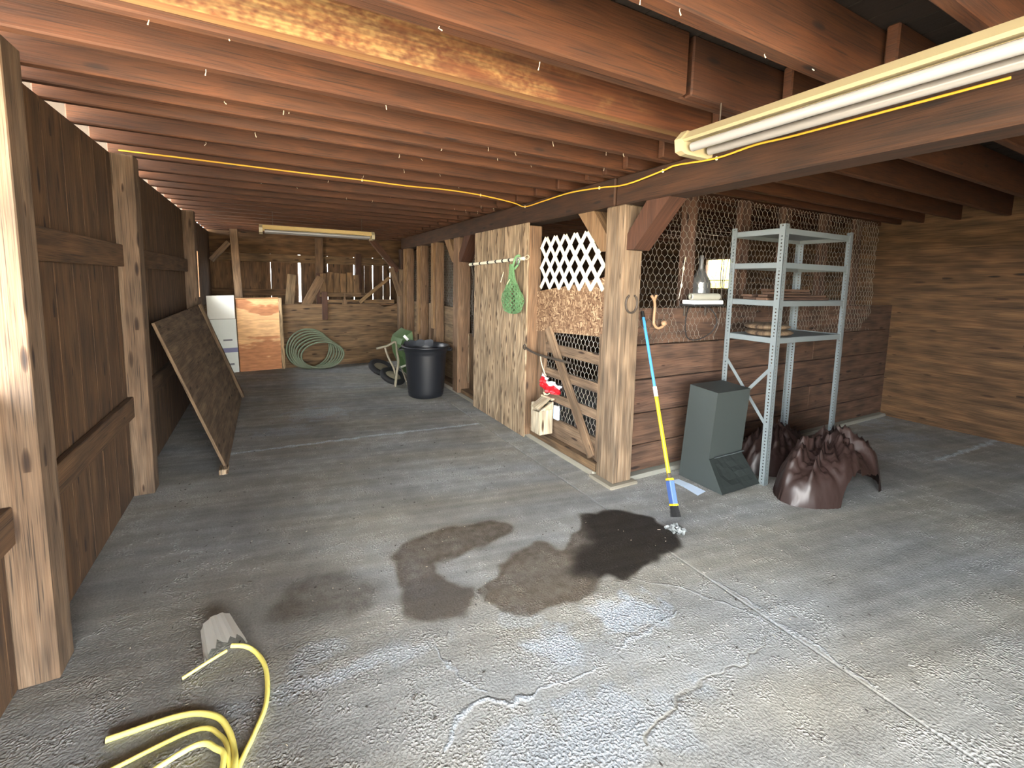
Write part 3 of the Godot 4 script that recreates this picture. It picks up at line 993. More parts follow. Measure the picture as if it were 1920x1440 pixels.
func build_back() -> void:
	# outer siding with real gaps
	var bw := structure("wall_back", "dark board siding at the far end of the barn with daylight in its gaps", "wall")
	var edges := [[-0.9, -0.49], [-0.455, -0.2], [-0.2, 0.085], [0.088, 0.335], [0.335, 0.545], [0.588, 0.69], [0.69, 0.938], [0.942, 1.056], [1.064, 1.3], [1.3, 1.54], [1.556, 1.744], [1.748, 1.905], [1.922, 2.115], [2.123, 2.258], [2.268, 2.5], [2.5, 2.8], [2.803, 3.1], [3.1, 3.5], [3.5, 4.0], [4.0, 4.6], [4.6, 5.3], [5.3, 6.6]]
	for e in edges:
		slab(bw, "siding_board", M.back, Vector3(e[0], 0.0, -9.47), Vector3(e[1], 2.5, -9.445), tone(0.14), 0.002)
	slab(bw, "header", M.back, Vector3(-0.85, 1.93, -9.44), Vector3(6.5, 2.3, -9.40), Color(1.05, 1.0, 0.95))
	slab(bw, "girt", M.plank_grey, Vector3(-0.85, 1.78, -9.44), Vector3(2.5, 1.925, -9.39), Color(0.72, 0.66, 0.58))
	slab(bw, "girt", M.back, Vector3(-0.85, 1.17, -9.44), Vector3(0.5, 1.29, -9.40), Color(1.0, 1.0, 1.0))
	slab(bw, "girt", M.back, Vector3(-0.85, 0.4, -9.44), Vector3(6.5, 1.05, -9.40), Color(0.8, 0.8, 0.8))
	slab(bw, "wall_post", M.post, Vector3(0.84, 0.0, -9.44), Vector3(0.98, 2.26, -9.34), Color(0.62, 0.52, 0.42))
	slab(bw, "wall_post", M.brace, Vector3(1.57, 1.3, -9.44), Vector3(1.68, 2.0, -9.36), Color(0.7, 0.62, 0.55))
	# half-height partition
	var pt := structure("wall_partition", "half-height partition of wide weathered planks across the far end of the aisle", "wall")
	var hs := [0.0, 0.27, 0.52, 0.79]
	for i in 3:
		slab(pt, "plank", M.plank_grey, Vector3(-0.83, hs[i] + 0.001, -8.34), Vector3(2.115, hs[i + 1] - 0.001, -8.305), Color(0.8, 0.72, 0.62) * rng.randf_range(0.9, 1.08), 0.005)
	var st := mb()
	prism(st, PackedVector2Array([Vector2(-0.85, 0.793), Vector2(2.115, 0.793), Vector2(2.115, 1.07), Vector2(2.0, 1.03), Vector2(1.88, 1.01), Vector2(1.78, 1.06), Vector2(1.6, 1.075), Vector2(1.2, 1.06), Vector2(0.6, 1.07), Vector2(-0.85, 1.06)]), 0.035, Transform3D.IDENTITY, Color(0.78, 0.7, 0.6), true)
	put(pt, "plank", st, M.plank_grey, Transform3D(Basis.IDENTITY, Vector3(0, 0, -8.32)))
	slab(pt, "cleat", M.brace, Vector3(0.83, 0.8, -8.3), Vector3(0.92, 1.28, -8.27), Color(0.8, 0.75, 0.7))
	# post and brace at the far left
	var lp := thing("leaning_post", "slim weathered post rising behind the plywood panel at the far left", "post", Vector3(-0.35, 1.0, -8.45))
	timber(lp, "shaft", M.post, Vector3(-0.345, 0.0, -8.42), Vector3(-0.43, 2.26, -8.62), 0.11, 0.09, Vector3(0, 0, 1), Color(0.8, 0.72, 0.62))
	timber(lp, "knee_brace", M.post, Vector3(-0.5, 2.05, -8.62), Vector3(-0.75, 1.75, -8.62), 0.08, 0.07, Vector3(0, 0, 1), Color(0.6, 0.55, 0.48))
	# stored boards behind the partition
	var g := thing("plank_gate", "old panel of upright boards stored behind the far partition", "panel", Vector3(1.18, 1.0, -8.75))
	for i in 6:
		slab(g, "board", M.plank_grey, Vector3(0.86 + i * 0.115, 1.2, -8.86), Vector3(0.86 + i * 0.115 + 0.108, 1.6 + rng.randf_range(-0.02, 0.03), -8.835), Color(0.82, 0.7, 0.55) * rng.randf_range(0.9, 1.1))
	slab(g, "rail", M.plank_grey, Vector3(0.85, 1.17, -8.835), Vector3(1.72, 1.25, -8.80), Color(0.75, 0.66, 0.55))
	slab(g, "leg", M.brace, Vector3(0.8, 0.0, -8.88), Vector3(0.91, 1.6, -8.862), Color(0.75, 0.65, 0.55))
	var b1 := timber(self, "stored_board", M.rail, Vector3(0.24, 0.0, -8.5), Vector3(0.40, 1.56, -8.68), 0.14, 0.035, Vector3(0, 0, 1), Color(0.82, 0.82, 0.7))
	tag(b1, "pale grey board standing upright behind the partition, just right of the plywood panel", "board")
	var b2 := timber(self, "stored_board", M.rail, Vector3(0.5, 0.85, -8.5), Vector3(0.86, 1.52, -8.66), 0.15, 0.035, Vector3(0, 0, 1), Color(0.7, 0.62, 0.5))
	tag(b2, "wide board leaning diagonally behind the partition below the brightest daylight gap", "board")
	var b3 := timber(self, "stored_board", M.rail, Vector3(1.46, 1.09, -8.378), Vector3(2.0, 1.55, -8.378), 0.06, 0.04, Vector3(0, 0, 1), Color(1.1, 0.95, 0.7))
	tag(b3, "pale stick slanting up towards the far right post behind the partition", "stick")
	for q in [[1.0, 2.1, 1.071, 1.12, -8.78, "rearmost"], [0.95, 1.9, 1.071, 1.13, -8.6, "middle"], [1.55, 2.1, 1.071, 1.14, -8.44, "front"]]:
		var b := slab(self, "stacked_board", M.plank_grey, Vector3(q[0], q[2], q[4] - 0.1), Vector3(q[1], q[3], q[4]), Color(0.85, 0.75, 0.62) * rng.randf_range(0.8, 1.0))
		tag(b, "%s weathered board lying flat on the rack behind the far partition" % q[5], "board", "boards stacked behind the partition")
	var rk := thing("board_rack", "low trestle holding the flat boards behind the far partition", "rack", Vector3(1.5, 0.0, -8.7))
	for x in [1.1, 1.8]:
		slab(rk, "leg", M.back, Vector3(x, 0.0, -8.72), Vector3(x + 0.08, 1.07, -8.66))
	slab(rk, "rail", M.back, Vector3(0.95, 1.03, -8.92), Vector3(2.1, 1.07, -8.43))
	var pk := thing("picket", "short pointed stake standing on the far partition", "stake", Vector3(1.2, 1.06, -8.32))
	var sp := mb()
	prism(sp, PackedVector2Array([Vector2(-0.04, 0), Vector2(0.04, 0), Vector2(0.04, 0.06), Vector2(0.012, 0.1), Vector2(0.012, 0.19), Vector2(-0.012, 0.19), Vector2(-0.012, 0.1), Vector2(-0.04, 0.06)]), 0.03, Transform3D.IDENTITY, Color(0.7, 0.62, 0.52))
	put(pk, "stake", sp, M.rail, Transform3D(Basis.IDENTITY, Vector3(1.2, 1.06, -8.32)))

func lamp(n: String, label: String, length: float, xf: Transform3D, hang: float, m: Material) -> void:
	# twin-tube strip light, length along local x, tubes below
	var t := thing(n, label, "light fitting", xf.origin)
	var st := mb()
	prism(st, PackedVector2Array([Vector2(-0.06, 0.035), Vector2(0.06, 0.035), Vector2(0.1, -0.005), Vector2(0.085, -0.012), Vector2(0.035, -0.004), Vector2(0, -0.03), Vector2(-0.035, -0.004), Vector2(-0.085, -0.012), Vector2(-0.1, -0.005)]), length, Transform3D(Basis(Vector3(0, 0, 1), Vector3.UP, Vector3(-1, 0, 0)), Vector3.ZERO))
	put(t, "housing", st, m, xf)
	for s in [-1.0, 1.0]:
		var tb := mb()
		tube(tb, [Vector3(-length * 0.47, -0.034, s * 0.055), Vector3(length * 0.47, -0.034, s * 0.055)], 0.019, 14)
		put(t, "tube", tb, M.tube_glass, xf)
		var ec := mb()
		var o := Transform3D(Basis.IDENTITY, Vector3(s * length * 0.5, -0.012, 0))
		prism(ec, PackedVector2Array([Vector2(-0.07, 0.05), Vector2(0.07, 0.05), Vector2(0.108, 0.01), Vector2(0.1, -0.04), Vector2(0.07, -0.05), Vector2(-0.07, -0.05), Vector2(-0.1, -0.04), Vector2(-0.108, 0.01)]), 0.035, o * Transform3D(Basis(Vector3(0, 0, 1), Vector3.UP, Vector3(-1, 0, 0)), Vector3.ZERO))
		put(t, "end_cap", ec, M.enamel, xf)
		var ch := mb()
		tube(ch, [Vector3(s * length * 0.4, 0.03, 0), Vector3(s * length * 0.4, hang, 0)], 0.003, 6)
		put(t, "hanger", ch, M.iron, xf)

func build_lamps() -> void:
	lamp("strip_light", "twin-tube white strip light hung near the dark beam at upper right", 1.24, Transform3D(Basis(Vector3.UP, PI * 0.5), Vector3(1.70, 2.135, -0.83)), 0.13, M.enamel)
	lamp("strip_light", "yellowed strip light hung across the far end of the aisle", 1.24, Transform3D(Basis(Vector3.RIGHT, deg_to_rad(0.0)), Vector3(0.59, 2.06, -6.0)), 0.2, M.enamel_old)
	var pts := [Vector3(2.19, 2.209, -0.6), Vector3(2.19, 2.209, -1.28), Vector3(2.19, 2.215, -1.488), Vector3(2.19, 2.2, -1.717), Vector3(2.19, 2.221, -1.994), Vector3(2.19, 2.21, -2.1), Vector3(2.19, 2.184, -2.428), Vector3(2.19, 2.21, -2.712), Vector3(2.18, 2.23, -3.08), Vector3(2.18, 2.22, -3.48), Vector3(2.18, 2.217, -3.79), Vector3(2.08, 2.25, -3.835), Vector3(1.74, 2.285, -3.84), Vector3(1.4, 2.295, -3.84), Vector3(1.06, 2.286, -3.84), Vector3(0.7, 2.29, -3.84), Vector3(0.17, 2.288, -3.84), Vector3(-0.3, 2.29, -3.84), Vector3(-0.8, 2.29, -3.84)]
	var c := thing("power_cord", "thin yellow cord stapled along the beam and the joists", "cord", pts[0])
	wire(c, "cable", M.cord, smooth(pts, 5), 0.0055, 6)
	for i in [3, 5, 7, 10, 12, 15]:
		board(c, "staple", M.tape_white, Vector3(0.012, 0.02, 0.012), pts[i] + Vector3(0.004, 0.0, -0.0 if i < 11 else -0.004))

func build_corridor_things() -> void:
	# trash can
	var tc := thing("trash_can", "large dusty black plastic trash can with a flared rim, beside the timber post", "trash can", Vector3(1.80, 0.0, -5.62))
	var st := mb()
	lathe(st, [Vector2(0.0, 0.01), Vector2(0.2, 0.0), Vector2(0.222, 0.015), Vector2(0.232, 0.07), Vector2(0.226, 0.085), Vector2(0.236, 0.1), Vector2(0.262, 0.55), Vector2(0.27, 0.58), Vector2(0.278, 0.6), Vector2(0.278, 0.63), Vector2(0.305, 0.64), Vector2(0.312, 0.66), Vector2(0.3, 0.672), Vector2(0.28, 0.665), Vector2(0.262, 0.6), Vector2(0.222, 0.06), Vector2(0.0, 0.04)], 40)
	put(tc, "body", st, M.black_plastic, Transform3D(Basis.IDENTITY, Vector3(1.80, 0.003, -5.62)))
	for s in [0.4, 0.4 + PI]:
		var p := Vector3(1.80, 0.62, -5.62) + Vector3(cos(s), 0, sin(s)) * 0.285
		var d := Vector3(-sin(s), 0, cos(s))
		var o := Vector3(cos(s), 0, sin(s))
		wire(tc, "handle", M.black_plastic, smooth([p - d * 0.08, p - d * 0.08 + o * 0.045, p + d * 0.08 + o * 0.045, p + d * 0.08], 4), 0.012, 8)
	var flap := mb()
	for k in 12:
		for r in 3:
			var q := []
			for e in [[k, r], [k + 1, r], [k + 1, r + 1], [k, r + 1]]:
				var a: float = lerp(-2.6, -0.9, e[0] / 12.0)
				var hgt: float = [0.58, 0.66, 0.70, 0.6][e[1]] + 0.01 * sin(e[0] * 1.9)
				var rad: float = [0.262, 0.272, 0.283, 0.318][e[1]]
				q.append(Vector3(cos(a) * rad, hgt, sin(a) * rad))
			quad(flap, q[0], q[1], q[2], q[3], Vector2.ZERO, Vector2.ZERO, Vector2.ZERO, Vector2.ZERO, Color(3.0, 3.0, 3.0), Vector3(q[0].x, 0.1, q[0].z) * (-1.0 if r < 2 else 1.0))
	put(tc, "bag_liner", flap, M.dusty, Transform3D(Basis.IDENTITY, Vector3(1.80, 0.003, -5.62)))
	# green cart tipped up behind the can
	var gc := thing("garden_cart", "green two-wheeled garden cart tipped up against the studs behind the trash can", "cart", Vector3(1.55, 0.0, -6.2))
	var tray := mb()
	var prof := [Vector2(1.66, 0.80), Vector2(1.53, 0.70), Vector2(1.505, 0.62), Vector2(1.53, 0.45), Vector2(1.60, 0.28), Vector2(1.68, 0.16), Vector2(1.78, 0.06)]
	for i in prof.size() - 1:
		for s in 5:
			var za := -6.3 + s * 0.11
			var zb := za + 0.11
			var ba := 0.03 * sin(PI * s / 5.0)
			var bb := 0.03 * sin(PI * (s + 1) / 5.0)
			var A: Vector2 = prof[i]
			var B: Vector2 = prof[i + 1]
			for off in [0.0, 0.012]:
				quad(tray, Vector3(A.x - ba + off, A.y, za), Vector3(A.x - bb + off, A.y, zb), Vector3(B.x - bb + off, B.y, zb), Vector3(B.x - ba + off, B.y, za), Vector2.ZERO, Vector2.ZERO, Vector2.ZERO, Vector2.ZERO, WHITE, Vector3(-1, 0, 0) if off == 0.0 else Vector3(1, 0, 0))
	for zside in [-6.3, -5.75]:
		var sd := mb()
		prism(sd, PackedVector2Array([Vector2(1.66, 0.80), Vector2(1.53, 0.70), Vector2(1.505, 0.62), Vector2(1.53, 0.45), Vector2(1.60, 0.28), Vector2(1.68, 0.16), Vector2(1.78, 0.06), Vector2(1.80, 0.3), Vector2(1.70, 0.6)]), 0.012, Transform3D(Basis.IDENTITY, Vector3(0, 0, zside)))
		put(gc, "tray_side", sd, M.green_poly)
	put(gc, "tray", tray, M.green_poly)
	board(gc, "sticker", M.bag_white, Vector3(0.085, 0.035, 0.004), Vector3(1.575, 0.715, -5.738), Vector3(0, 0, -48))
	for q in [[Vector3(1.42, 0.165, -6.55), 0.16], [Vector3(1.47, 0.13, -6.05), 0.15]]:
		var wst := mb()
		var cpt := []
		for k in 28:
			cpt.append(Vector3(cos(TAU * k / 28.0), 0, sin(TAU * k / 28.0)) * q[1])
		tube(wst, cpt, 0.042, 10, true)
		var bs := Basis.from_euler(Vector3(deg_to_rad(24), 0, deg_to_rad(-16)))
		var wh := put(gc, "wheel", wst, M.rubber, Transform3D(bs, q[0]))
		var hub := mb()
		lathe(hub, [Vector2(0.0, 0.03), Vector2(0.03, 0.03), Vector2(0.04, 0.012), Vector2(0.12, 0.008), Vector2(0.12, -0.008), Vector2(0.04, -0.012), Vector2(0.03, -0.03), Vector2(0.0, -0.03)], 20)
		put(wh, "hub", hub, M.cart_tube, Transform3D(bs, q[0]))
	wire(gc, "frame_tube", M.cart_tube, smooth([Vector3(1.22, 0.555, -5.95), Vector3(1.36, 0.59, -5.92), Vector3(1.47, 0.64, -5.9), Vector3(1.485, 0.5, -5.88), Vector3(1.50, 0.36, -5.86), Vector3(1.47, 0.2, -5.84), Vector3(1.45, 0.02, -5.85)], 5), 0.017, 8)
	wire(gc, "frame_tube", M.cart_tube, smooth([Vector3(1.34, 0.56, -5.95), Vector3(1.38, 0.43, -5.95), Vector3(1.44, 0.29, -5.92), Vector3(1.47, 0.18, -5.9)], 4), 0.014, 8)
	wire(gc, "axle_bar", M.cart_pale, [Vector3(1.5, 0.315, -5.72), Vector3(1.70, 0.375, -5.72)], 0.014, 8)
	wire(gc, "axle_bar", M.cart_pale, [Vector3(1.58, 0.1, -5.72), Vector3(1.72, 0.2, -5.72)], 0.014, 8)
	wire(gc, "stay", M.cart_tube, [Vector3(1.52, 0.28, -5.75), Vector3(1.60, 0.02, -5.72)], 0.009, 6)
	gc.position += Vector3(0.09, 0.0, -0.34)
	# wire hoop coil against the partition
	var coil := thing("hose_coil", "coil of dull grey-green hose slumped against the far partition", "hose", Vector3(0.72, 0.0, -8.15))
	for k in 7:
		var pts := []
		var ry := 0.2 + 0.012 * k
		var tilt := 0.32 + 0.06 * k
		for i in 30:
			var a := TAU * i / 30.0
			var rr := 0.33 + 0.008 * sin(a * 2.0 + k)
			var p := Vector3(cos(a) * rr + 0.66 - 0.035 * k + 0.14, 0.0, 0.0)
			p.y = 0.02 + (sin(a) * 0.5 + 0.5) * (0.42 + 0.035 * k)
			p.z = -7.92 - (p.y * 0.28) - 0.015 * k - 0.05
			pts.append(p)
		wire(coil, "loop", M.hose_green, pts, 0.015, 6, true)
	# plywood panel in a timber frame
	var pp := thing("framed_panel", "reddish plywood panel with a pale timber edge standing against the far partition", "panel", Vector3(-0.1, 0.0, -8.25))
	var tilt := Vector3(-1.6, 0, 1.2)
	board(pp, "sheet", M.veneer, Vector3(0.61, 1.16, 0.016), Vector3(-0.11, 0.583, -8.255), tilt, Color(1.05, 1.0, 0.96))
	board(pp, "edge_strip", M.door, Vector3(0.05, 1.17, 0.04), Vector3(0.203, 0.59, -8.245), tilt, Color(1.05, 0.95, 0.82))
	board(pp, "top_strip", M.ply, Vector3(0.6, 0.02, 0.04), Vector3(-0.13, 1.165, -8.255), tilt, Color(1.2, 1.1, 1.0))
	var mo := mb()
	for k in 14:
		var y := 0.03 + k * 0.022
		cbox(mo, Vector3(0.035 + 0.035 * absf(sin(k * 2.3)), 0.015, 0.003), Transform3D(Basis.IDENTITY, Vector3(0.172 - 0.02 * absf(sin(k * 2.3)) , y, 0)), 0.0)
	put(pp, "mould_stain", mo, M.tape_dark, Transform3D(Basis.from_euler(tilt * PI / 180.0), Vector3(0.006, 0.01, -8.245)))
	# white wallboard
	var wb := thing("wallboard_sheet", "white wallboard sheet with a grey-blue taped seam left of the plywood panel", "panel", Vector3(-0.6, 0.0, -8.2))
	board(wb, "sheet", M.drywall, Vector3(0.36, 0.84, 0.02), Vector3(-0.60, 0.423, -8.19), tilt, Color(0.95, 1.0, 1.02))
	board(wb, "sheet", M.drywall, Vector3(0.36, 0.36, 0.02), Vector3(-0.619, 1.028, -8.208), tilt, Color(1.06, 1.04, 0.98))
	board(wb, "tape", M.drywall_tape, Vector3(0.36, 0.07, 0.004), Vector3(-0.596, 0.36, -8.178), tilt, WHITE, 0.001)
	board(wb, "stamp", M.print_grey, Vector3(0.12, 0.025, 0.003), Vector3(-0.545, 0.52, -8.183), tilt, WHITE, 0.001)
	board(wb, "stamp", M.print_grey, Vector3(0.06, 0.03, 0.003), Vector3(-0.5, 0.14, -8.173), tilt, WHITE, 0.001)
	# big sheet leaning on the left wall
	var ls := thing("leaning_sheet", "large dusty brown board leaning on its long edge along the left wall", "panel", Vector3(-0.5, 0.0, -5.2))
	var ln := Vector3(0, 0, 19.0)
	var st2 := mb()
	cbox(st2, Vector3(0.02, 1.22, 2.46), Transform3D.IDENTITY, 0.003, Color(0.95, 0.92, 0.88))
	put(ls, "sheet", st2, M.lean, Transform3D(Basis.from_euler(ln * PI / 180.0), Vector3(-0.515, 0.585, -5.23)))
	var st3 := mb()
	cbox(st3, Vector3(0.03, 1.22, 0.09), Transform3D.IDENTITY, 0.003, Color(1.05, 0.98, 0.9))
	put(ls, "edge_batten", st3, M.lean, Transform3D(Basis.from_euler(ln * PI / 180.0), Vector3(-0.49, 0.593, -6.4)))
	var bl := board(self, "wood_block", M.door, Vector3(0.06, 0.04, 0.12), Vector3(-0.33, 0.02, -3.98))
	tag(bl, "small pale wood offcut on the floor at the near end of the leaning board", "block")
	# white rod with dark wraps on the plywood door, hay net hanging from it
	var rod := thing("wrapped_rod", "white rod with dark tape wraps fixed across the plywood door", "rod", Vector3(2.13, 1.72, -4.3))
	var ra := Vector3(2.13, 1.70, -4.97)
	var rb := Vector3(2.13, 1.726, -3.69)
	wire(rod, "rod", M.tape_white, [ra, rb], 0.0165, 10)
	for t in [0.09, 0.24, 0.40, 0.55, 0.67, 0.78]:
		var c := ra.lerp(rb, t)
		wire(rod, "tape_wrap", M.tape_dark, [c - Vector3(0, 0, 0.014), c + Vector3(0, 0, 0.014)], 0.019, 10)
	wire(rod, "end_loop", M.twine, smooth([Vector3(2.13, 1.73, -3.7), Vector3(2.13, 1.755, -3.64), Vector3(2.13, 1.735, -3.6), Vector3(2.13, 1.715, -3.64), Vector3(2.13, 1.722, -3.7)], 4), 0.004, 6)
	var hn := thing("hay_net", "green string hay net hanging from the wrapped rod on the plywood door", "net", Vector3(2.07, 1.2, -3.8))
	var nprof := [Vector2(0.03, 1.68), Vector2(0.045, 1.6), Vector2(0.06, 1.52), Vector2(0.11, 1.46), Vector2(0.16, 1.4), Vector2(0.185, 1.33), Vector2(0.17, 1.26), Vector2(0.12, 1.215), Vector2(0.02, 1.2)]
	var rad_at := func(y: float) -> float:
		for i in nprof.size() - 1:
			var a: Vector2 = nprof[i]
			var b: Vector2 = nprof[i + 1]
			if y <= a.y and y >= b.y:
				return lerpf(a.x, b.x, (a.y - y) / (a.y - b.y))
		return 0.03
	var ns := mb()
	for layer in 3:
		var sc: float = [1.0, 0.82, 0.6][layer]
		for dir in [-1.0, 1.0]:
			for k in 12:
				var pts := []
				for i in 22:
					var y := lerpf(1.675, 1.205, i / 21.0)
					var a: float = TAU * k / 12.0 + dir * i * 0.27 + layer
					var r: float = rad_at.call(y) * sc * (1.0 + 0.06 * sin(a * 4.0 + y * 40.0))
					pts.append(Vector3(maxf(-0.055, cos(a) * r * 0.36), y - 1.2, sin(a) * r + 0.04 * sin((1.68 - y) * 3.0)))
				tube(ns, pts, 0.0027, 4)
	put(hn, "netting", ns, M.net, Transform3D(Basis.IDENTITY, Vector3(2.07, 1.2, -3.83)))
	wire(hn, "draw_cord", M.net, smooth([Vector3(2.09, 1.66, -3.83), Vector3(2.11, 1.74, -3.82), Vector3(2.14, 1.755, -3.8), Vector3(2.12, 1.68, -3.78), Vector3(2.1, 1.63, -3.82)], 4), 0.011, 8)
	wire(hn, "ring", M.galv, ring_at(Vector3(2.105, 1.70, -3.76), Vector3.UP, Vector3(0, 0, 1), 0.03, 14), 0.005, 6, true)
	for q in [[-3.93, 1.5, 1.6], [-3.8, 1.48, 1.53]]:
		wire(hn, "straw", M.twine, [Vector3(2.01, q[1], q[0]), Vector3(2.03, q[2], q[0] + 0.02)], 0.004, 5)
	# latch bar, twine, feed bag, box and jug on the gate
	var lb := thing("latch_bar", "dark iron latch bar reaching from the plywood door across the gate", "latch", Vector3(2.14, 0.85, -3.3))
	wire(lb, "bar", M.iron, smooth([Vector3(2.14, 0.89, -3.64), Vector3(2.135, 0.87, -3.52), Vector3(2.15, 0.855, -3.4), Vector3(2.17, 0.85, -3.2), Vector3(2.22, 0.84, -3.02)], 4), 0.011, 8)
	wire(lb, "eye", M.iron, ring_at(Vector3(2.14, 0.893, -3.66), Vector3.UP, Vector3(0, 0, 1), 0.024, 12), 0.005, 6, true)
	wire(lb, "twine", M.twine, smooth([Vector3(2.15, 0.85, -3.39), Vector3(2.18, 0.78, -3.42), Vector3(2.22, 0.69, -3.43), Vector3(2.25, 0.65, -3.44)], 4), 0.005, 6)
	var fb := thing("feed_bag", "red and white plastic bag tucked between the gate slats", "bag", Vector3(2.245, 0.58, -3.37))
	var nzb := noise(5, 9.0, 2)
	for part in 2:
		var s := mb()
		var nx := 14
		var ny := 8
		var grid := []
		for j in ny + 1:
			var row := []
			for i in nx + 1:
				var u := float(i) / nx
				var v := float(j) / ny
				var z := lerpf(-3.52, -3.2, u)
				var top := 0.665 - 0.075 * u + 0.012 * sin(u * 21.0)
				var midl := 0.628 - 0.055 * u + 0.02 * sin(u * 9.0)
				var bot := 0.532 - 0.01 * u - 0.02 * sin(u * 3.1)
				var y := lerpf(midl, top, v) if part == 1 else lerpf(bot, midl, v)
				row.append(Vector3(2.243 + nzb.get_noise_2d(z * 1.5, y * 1.5) * 0.035 - 0.02 * sin(u * PI), y, z))
			grid.append(row)
		for j in ny:
			for i in nx:
				quad(s, grid[j][i], grid[j][i + 1], grid[j + 1][i + 1], grid[j + 1][i], Vector2.ZERO, Vector2.ZERO, Vector2.ZERO, Vector2.ZERO, WHITE, Vector3(-1, 0, 0))
				var o := Vector3(0.008, 0, 0)
				quad(s, grid[j][i] + o, grid[j][i + 1] + o, grid[j + 1][i + 1] + o, grid[j + 1][i] + o, Vector2.ZERO, Vector2.ZERO, Vector2.ZERO, Vector2.ZERO, WHITE, Vector3(1, 0, 0))
		put(fb, "red_side" if part == 0 else "white_flap", s, M.red if part == 0 else M.bag_white)
	board(fb, "white_tip", M.bag_white, Vector3(0.006, 0.022, 0.12), Vector3(2.225, 0.6, -3.24), Vector3(14, 0, 0))
	var nb := thing("nest_box", "small weathered wooden box with a sloped lid hung beside the gate", "box", Vector3(2.17, 0.147, -3.37))
	var gx := 2.1
	var gX := 2.238
	slab(nb, "front_board", M.pale_box, Vector3(gx, 0.147, -3.306), Vector3(gX, 0.372, -3.29), Color(1, 0.99, 0.97))
	var gab := mb()
	prism(gab, PackedVector2Array([Vector2(gx, 0.372), Vector2(gX, 0.372), Vector2(gX, 0.44)]), 0.016, Transform3D.IDENTITY, Color(1, 0.99, 0.97))
	put(nb, "gable", gab, M.pale_box, Transform3D(Basis.IDENTITY, Vector3(0, 0, -3.298)))
	slab(nb, "side_board", M.pale_box, Vector3(gx, 0.147, -3.43), Vector3(gx + 0.014, 0.35, -3.307), Color(1, 0.99, 0.97))
	slab(nb, "back_board", M.pale_box, Vector3(gx, 0.147, -3.446), Vector3(gX, 0.42, -3.431), Color(1, 0.99, 0.97))
	slab(nb, "side_board", M.pale_box, Vector3(gX - 0.014, 0.147, -3.43), Vector3(gX, 0.43, -3.307), Color(1, 0.99, 0.97))
	timber(nb, "lid", M.pale_box, Vector3(gx - 0.004, 0.382, -3.378), Vector3(gX - 0.02, 0.462, -3.378), 0.13, 0.012, Vector3.UP, Color(1, 0.99, 0.97))
	slab(nb, "lid_batten", M.pale_box, Vector3(gX - 0.03, 0.455, -3.46), Vector3(gX + 0.006, 0.475, -3.28), Color(1, 0.99, 0.97))
	wire(nb, "hanging_wire", M.twine, smooth([Vector3(2.23, 0.47, -3.42), Vector3(2.2, 0.51, -3.40), Vector3(2.23, 0.485, -3.38), Vector3(2.255, 0.545, -3.33)], 4), 0.004, 6)
	var jg := thing("white_jug", "pale blue-white plastic container on the gate ledge beside the wooden box", "container", Vector3(2.26, 0.285, -3.32))
	board(jg, "body", M.jug, Vector3(0.026, 0.115, 0.07), Vector3(2.26, 0.338, -3.268), Vector3(0, 6, 0), WHITE, 0.014)
	board(jg, "lid", M.bag_white, Vector3(0.024, 0.012, 0.06), Vector3(2.26, 0.402, -3.268), Vector3(0, 6, 0), WHITE, 0.004)
	# yellow hose and torn paper at lower left
	var hs := thing("yellow_hose", "bright yellow hose lying in loose loops at the lower left of the floor", "hose", Vector3(-0.1, 0.0, -1.7))
	wire(hs, "loop", M.hose, smooth([Vector3(-0.17, 0.03, -1.98), Vector3(-0.125, 0.022, -1.965), Vector3(-0.088, 0.012, -1.93), Vector3(-0.055, 0.01, -1.85), Vector3(-0.044, 0.009, -1.76), Vector3(-0.05, 0.009, -1.65), Vector3(-0.085, 0.009, -1.55), Vector3(-0.115, 0.009, -1.48), Vector3(-0.16, 0.009, -1.36), Vector3(-0.3, 0.009, -1.2), Vector3(-0.5, 0.009, -1.25)], 6), 0.0083, 10)
	wire(hs, "loop", M.hose, smooth([Vector3(-0.5, 0.01, -1.75), Vector3(-0.3, 0.01, -1.74), Vector3(-0.2, 0.01, -1.685), Vector3(-0.158, 0.01, -1.61), Vector3(-0.138, 0.01, -1.53), Vector3(-0.132, 0.024, -1.45), Vector3(-0.15, 0.02, -1.3), Vector3(-0.28, 0.01, -1.1)], 6), 0.0095, 10)
	wire(hs, "loop", M.hose, smooth([Vector3(-0.5, 0.01, -1.62), Vector3(-0.26, 0.01, -1.66), Vector3(-0.18, 0.01, -1.60), Vector3(-0.15, 0.02, -1.5), Vector3(-0.16, 0.014, -1.38), Vector3(-0.3, 0.01, -1.02)], 6), 0.007, 10)
	wire(hs, "loop", M.hose, smooth([Vector3(-0.5, 0.01, -1.5), Vector3(-0.26, 0.026, -1.58), Vector3(-0.185, 0.026, -1.54), Vector3(-0.162, 0.026, -1.48), Vector3(-0.2, 0.02, -1.3), Vector3(-0.35, 0.01, -1.1)], 6), 0.0085, 10)
	wire(hs, "loop", M.hose, smooth([Vector3(-0.32, 0.02, -1.9), Vector3(-0.23, 0.035, -1.93), Vector3(-0.185, 0.03, -1.96)], 5), 0.006, 8)
	var tp := thing("torn_cup", "torn white paper cup lying where the yellow hose begins", "litter", Vector3(-0.19, 0.0, -2.03))
	var cs := mb()
	var segs := 18
